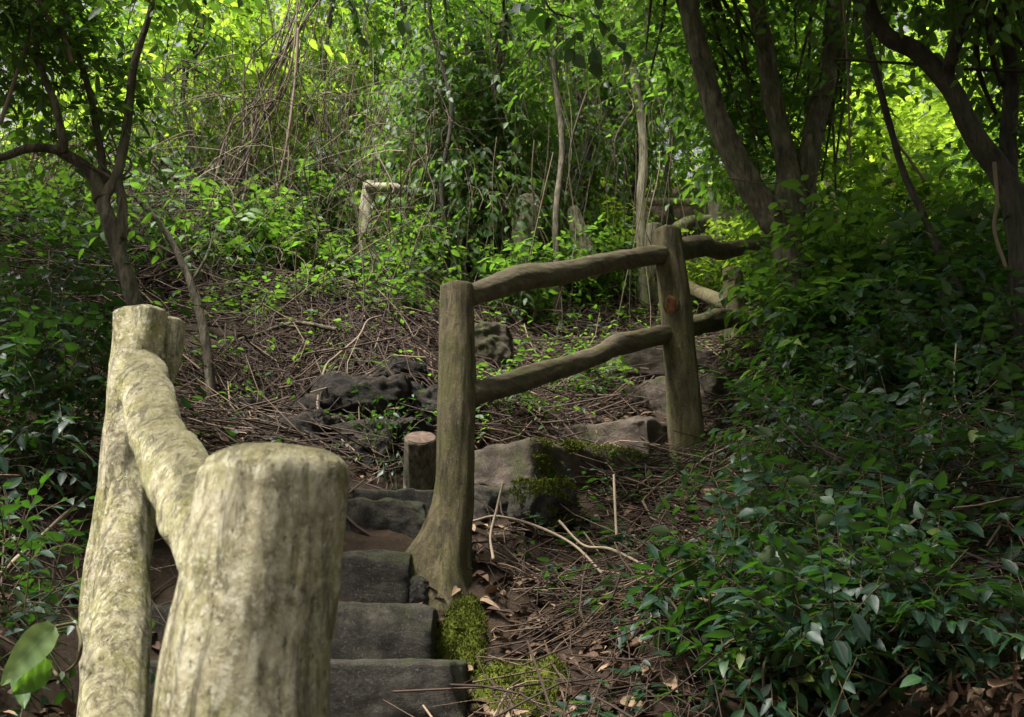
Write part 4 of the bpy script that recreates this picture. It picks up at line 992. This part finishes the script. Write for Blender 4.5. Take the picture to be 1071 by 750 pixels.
# tangle of thin dead vines on the upper left slope
mb = MB(); n_ = 1000; K = 12
px = r2.uniform(-30, 470, n_); py = r2.uniform(60, 330, n_); Y_ = r2.uniform(5.6, 8.6, n_)
p = np.array([P(a_, b_, c_) for a_, b_, c_ in zip(px, py, Y_)])
zg = H(p[:, 0], p[:, 1]); keep = p[:, 2] > zg + .05; keep &= p[:, 2] < zg + 2.6; p = p[keep]; n_ = len(p)
t = np.linspace(0, 1, K)[None]; L = r2.uniform(.3, 1.5, (n_, 1)); a_ = r2.uniform(0, 6.28, (n_, 1)); el = r2.normal(-.9, .6, (n_, 1))
d = np.stack([np.cos(a_) * np.cos(el), np.sin(a_) * np.cos(el), np.sin(el)], -1)
w1 = r2.uniform(2, 8, (n_, 1)); w2 = r2.uniform(0, 6, (n_, 1)); am = r2.uniform(.02, .16, (n_, 1))
pt = p[:, None] + d * (L * t)[..., None] + np.stack([am * np.sin(w1 * t + w2), am * np.cos(w1 * t * .8 + w2), am * .6 * np.sin(w1 * t * 1.3)], -1)
strands(mb, pt, r2.uniform(.0015, .006, n_), np.clip(r2.gamma(2., .15, n_), 0, 1))
nv = 260; K = 12; t = np.linspace(0, 1, K)[None]
p = np.array([P(r2.uniform(150, 720), r2.uniform(-60, 190), r2.uniform(6.8, 8.8)) for _ in range(nv)])
w1 = r2.uniform(2, 9, (nv, 1)); w2 = r2.uniform(0, 6, (nv, 1)); am = r2.uniform(.01, .07, (nv, 1)); L = r2.uniform(.5, 2.2, (nv, 1))
pt = p[:, None] + np.stack([am * np.sin(w1 * t + w2) + r2.normal(0, .25, (nv, 1)) * t, am * np.cos(w1 * t + w2), -L * t], -1)
strands(mb, pt, r2.uniform(.002, .007, nv), np.clip(r2.normal(.4, .25, nv), 0, 1))
tag(mb.build('vine_tangle', M['vine']), 'tangle of thin dead vines hanging on the upper left slope', 'vines', kind='stuff')

# ------------------------------------------------------------------ camera, light, sky
cam = bpy.data.objects.new('camera', bpy.data.cameras.new('camera')); C.objects.link(cam)
cam.location = EYE; cam.rotation_euler = (math.pi / 2 + PITCH, 0, 0)
cam.data.sensor_width = 36; cam.data.lens = 36 * F / 1071; cam.data.clip_end = 1500; cam.data.clip_start = .05
cam.data.dof.use_dof = True; cam.data.dof.focus_distance = 3.9; cam.data.dof.aperture_fstop = 11
sc = bpy.context.scene; sc.camera = cam
EL, AZ = R(63), R(-120)         # azimuth from +Y (uphill), negative to the left
sd = np.array([math.sin(AZ) * math.cos(EL), math.cos(AZ) * math.cos(EL), math.sin(EL)])
sun = bpy.data.objects.new('sun', bpy.data.lights.new('sun', 'SUN')); C.objects.link(sun)
sun.data.energy = 4.3; sun.data.angle = R(20); sun.data.color = (1, .96, .88)
sun.rotation_euler = Vector(sd).to_track_quat('Z', 'Y').to_euler()
w = bpy.data.worlds.new('World'); sc.world = w; w.use_nodes = True
nt = w.node_tree; bg = nt.nodes['Background']
sk = nt.nodes.new('ShaderNodeTexSky'); sk.sky_type = 'NISHITA'; sk.sun_disc = False
sk.sun_elevation = EL; sk.sun_rotation = AZ; sk.dust_density = 4; sk.air_density = 1.2
hs = nt.nodes.new('ShaderNodeHueSaturation'); hs.inputs['Saturation'].default_value = .12
nt.links.new(sk.outputs[0], hs.inputs['Color']); nt.links.new(hs.outputs[0], bg.inputs[0]); bg.inputs[1].default_value = .055
sc.view_settings.view_transform = 'Standard'; sc.view_settings.look = 'None'
sc.view_settings.exposure = 1.65; sc.view_settings.gamma = 1
sc.render.engine = 'CYCLES'
cy = sc.cycles; cy.max_bounces = 7; cy.diffuse_bounces = 4; cy.glossy_bounces = 2; cy.transmission_bounces = 4; cy.transparent_max_bounces = 4
cy.use_adaptive_sampling = True; cy.adaptive_threshold = .03
cy.sample_clamp_indirect = 6
cy.use_denoising = True
try: cy.denoiser = 'OPENIMAGEDENOISE'
except Exception: pass
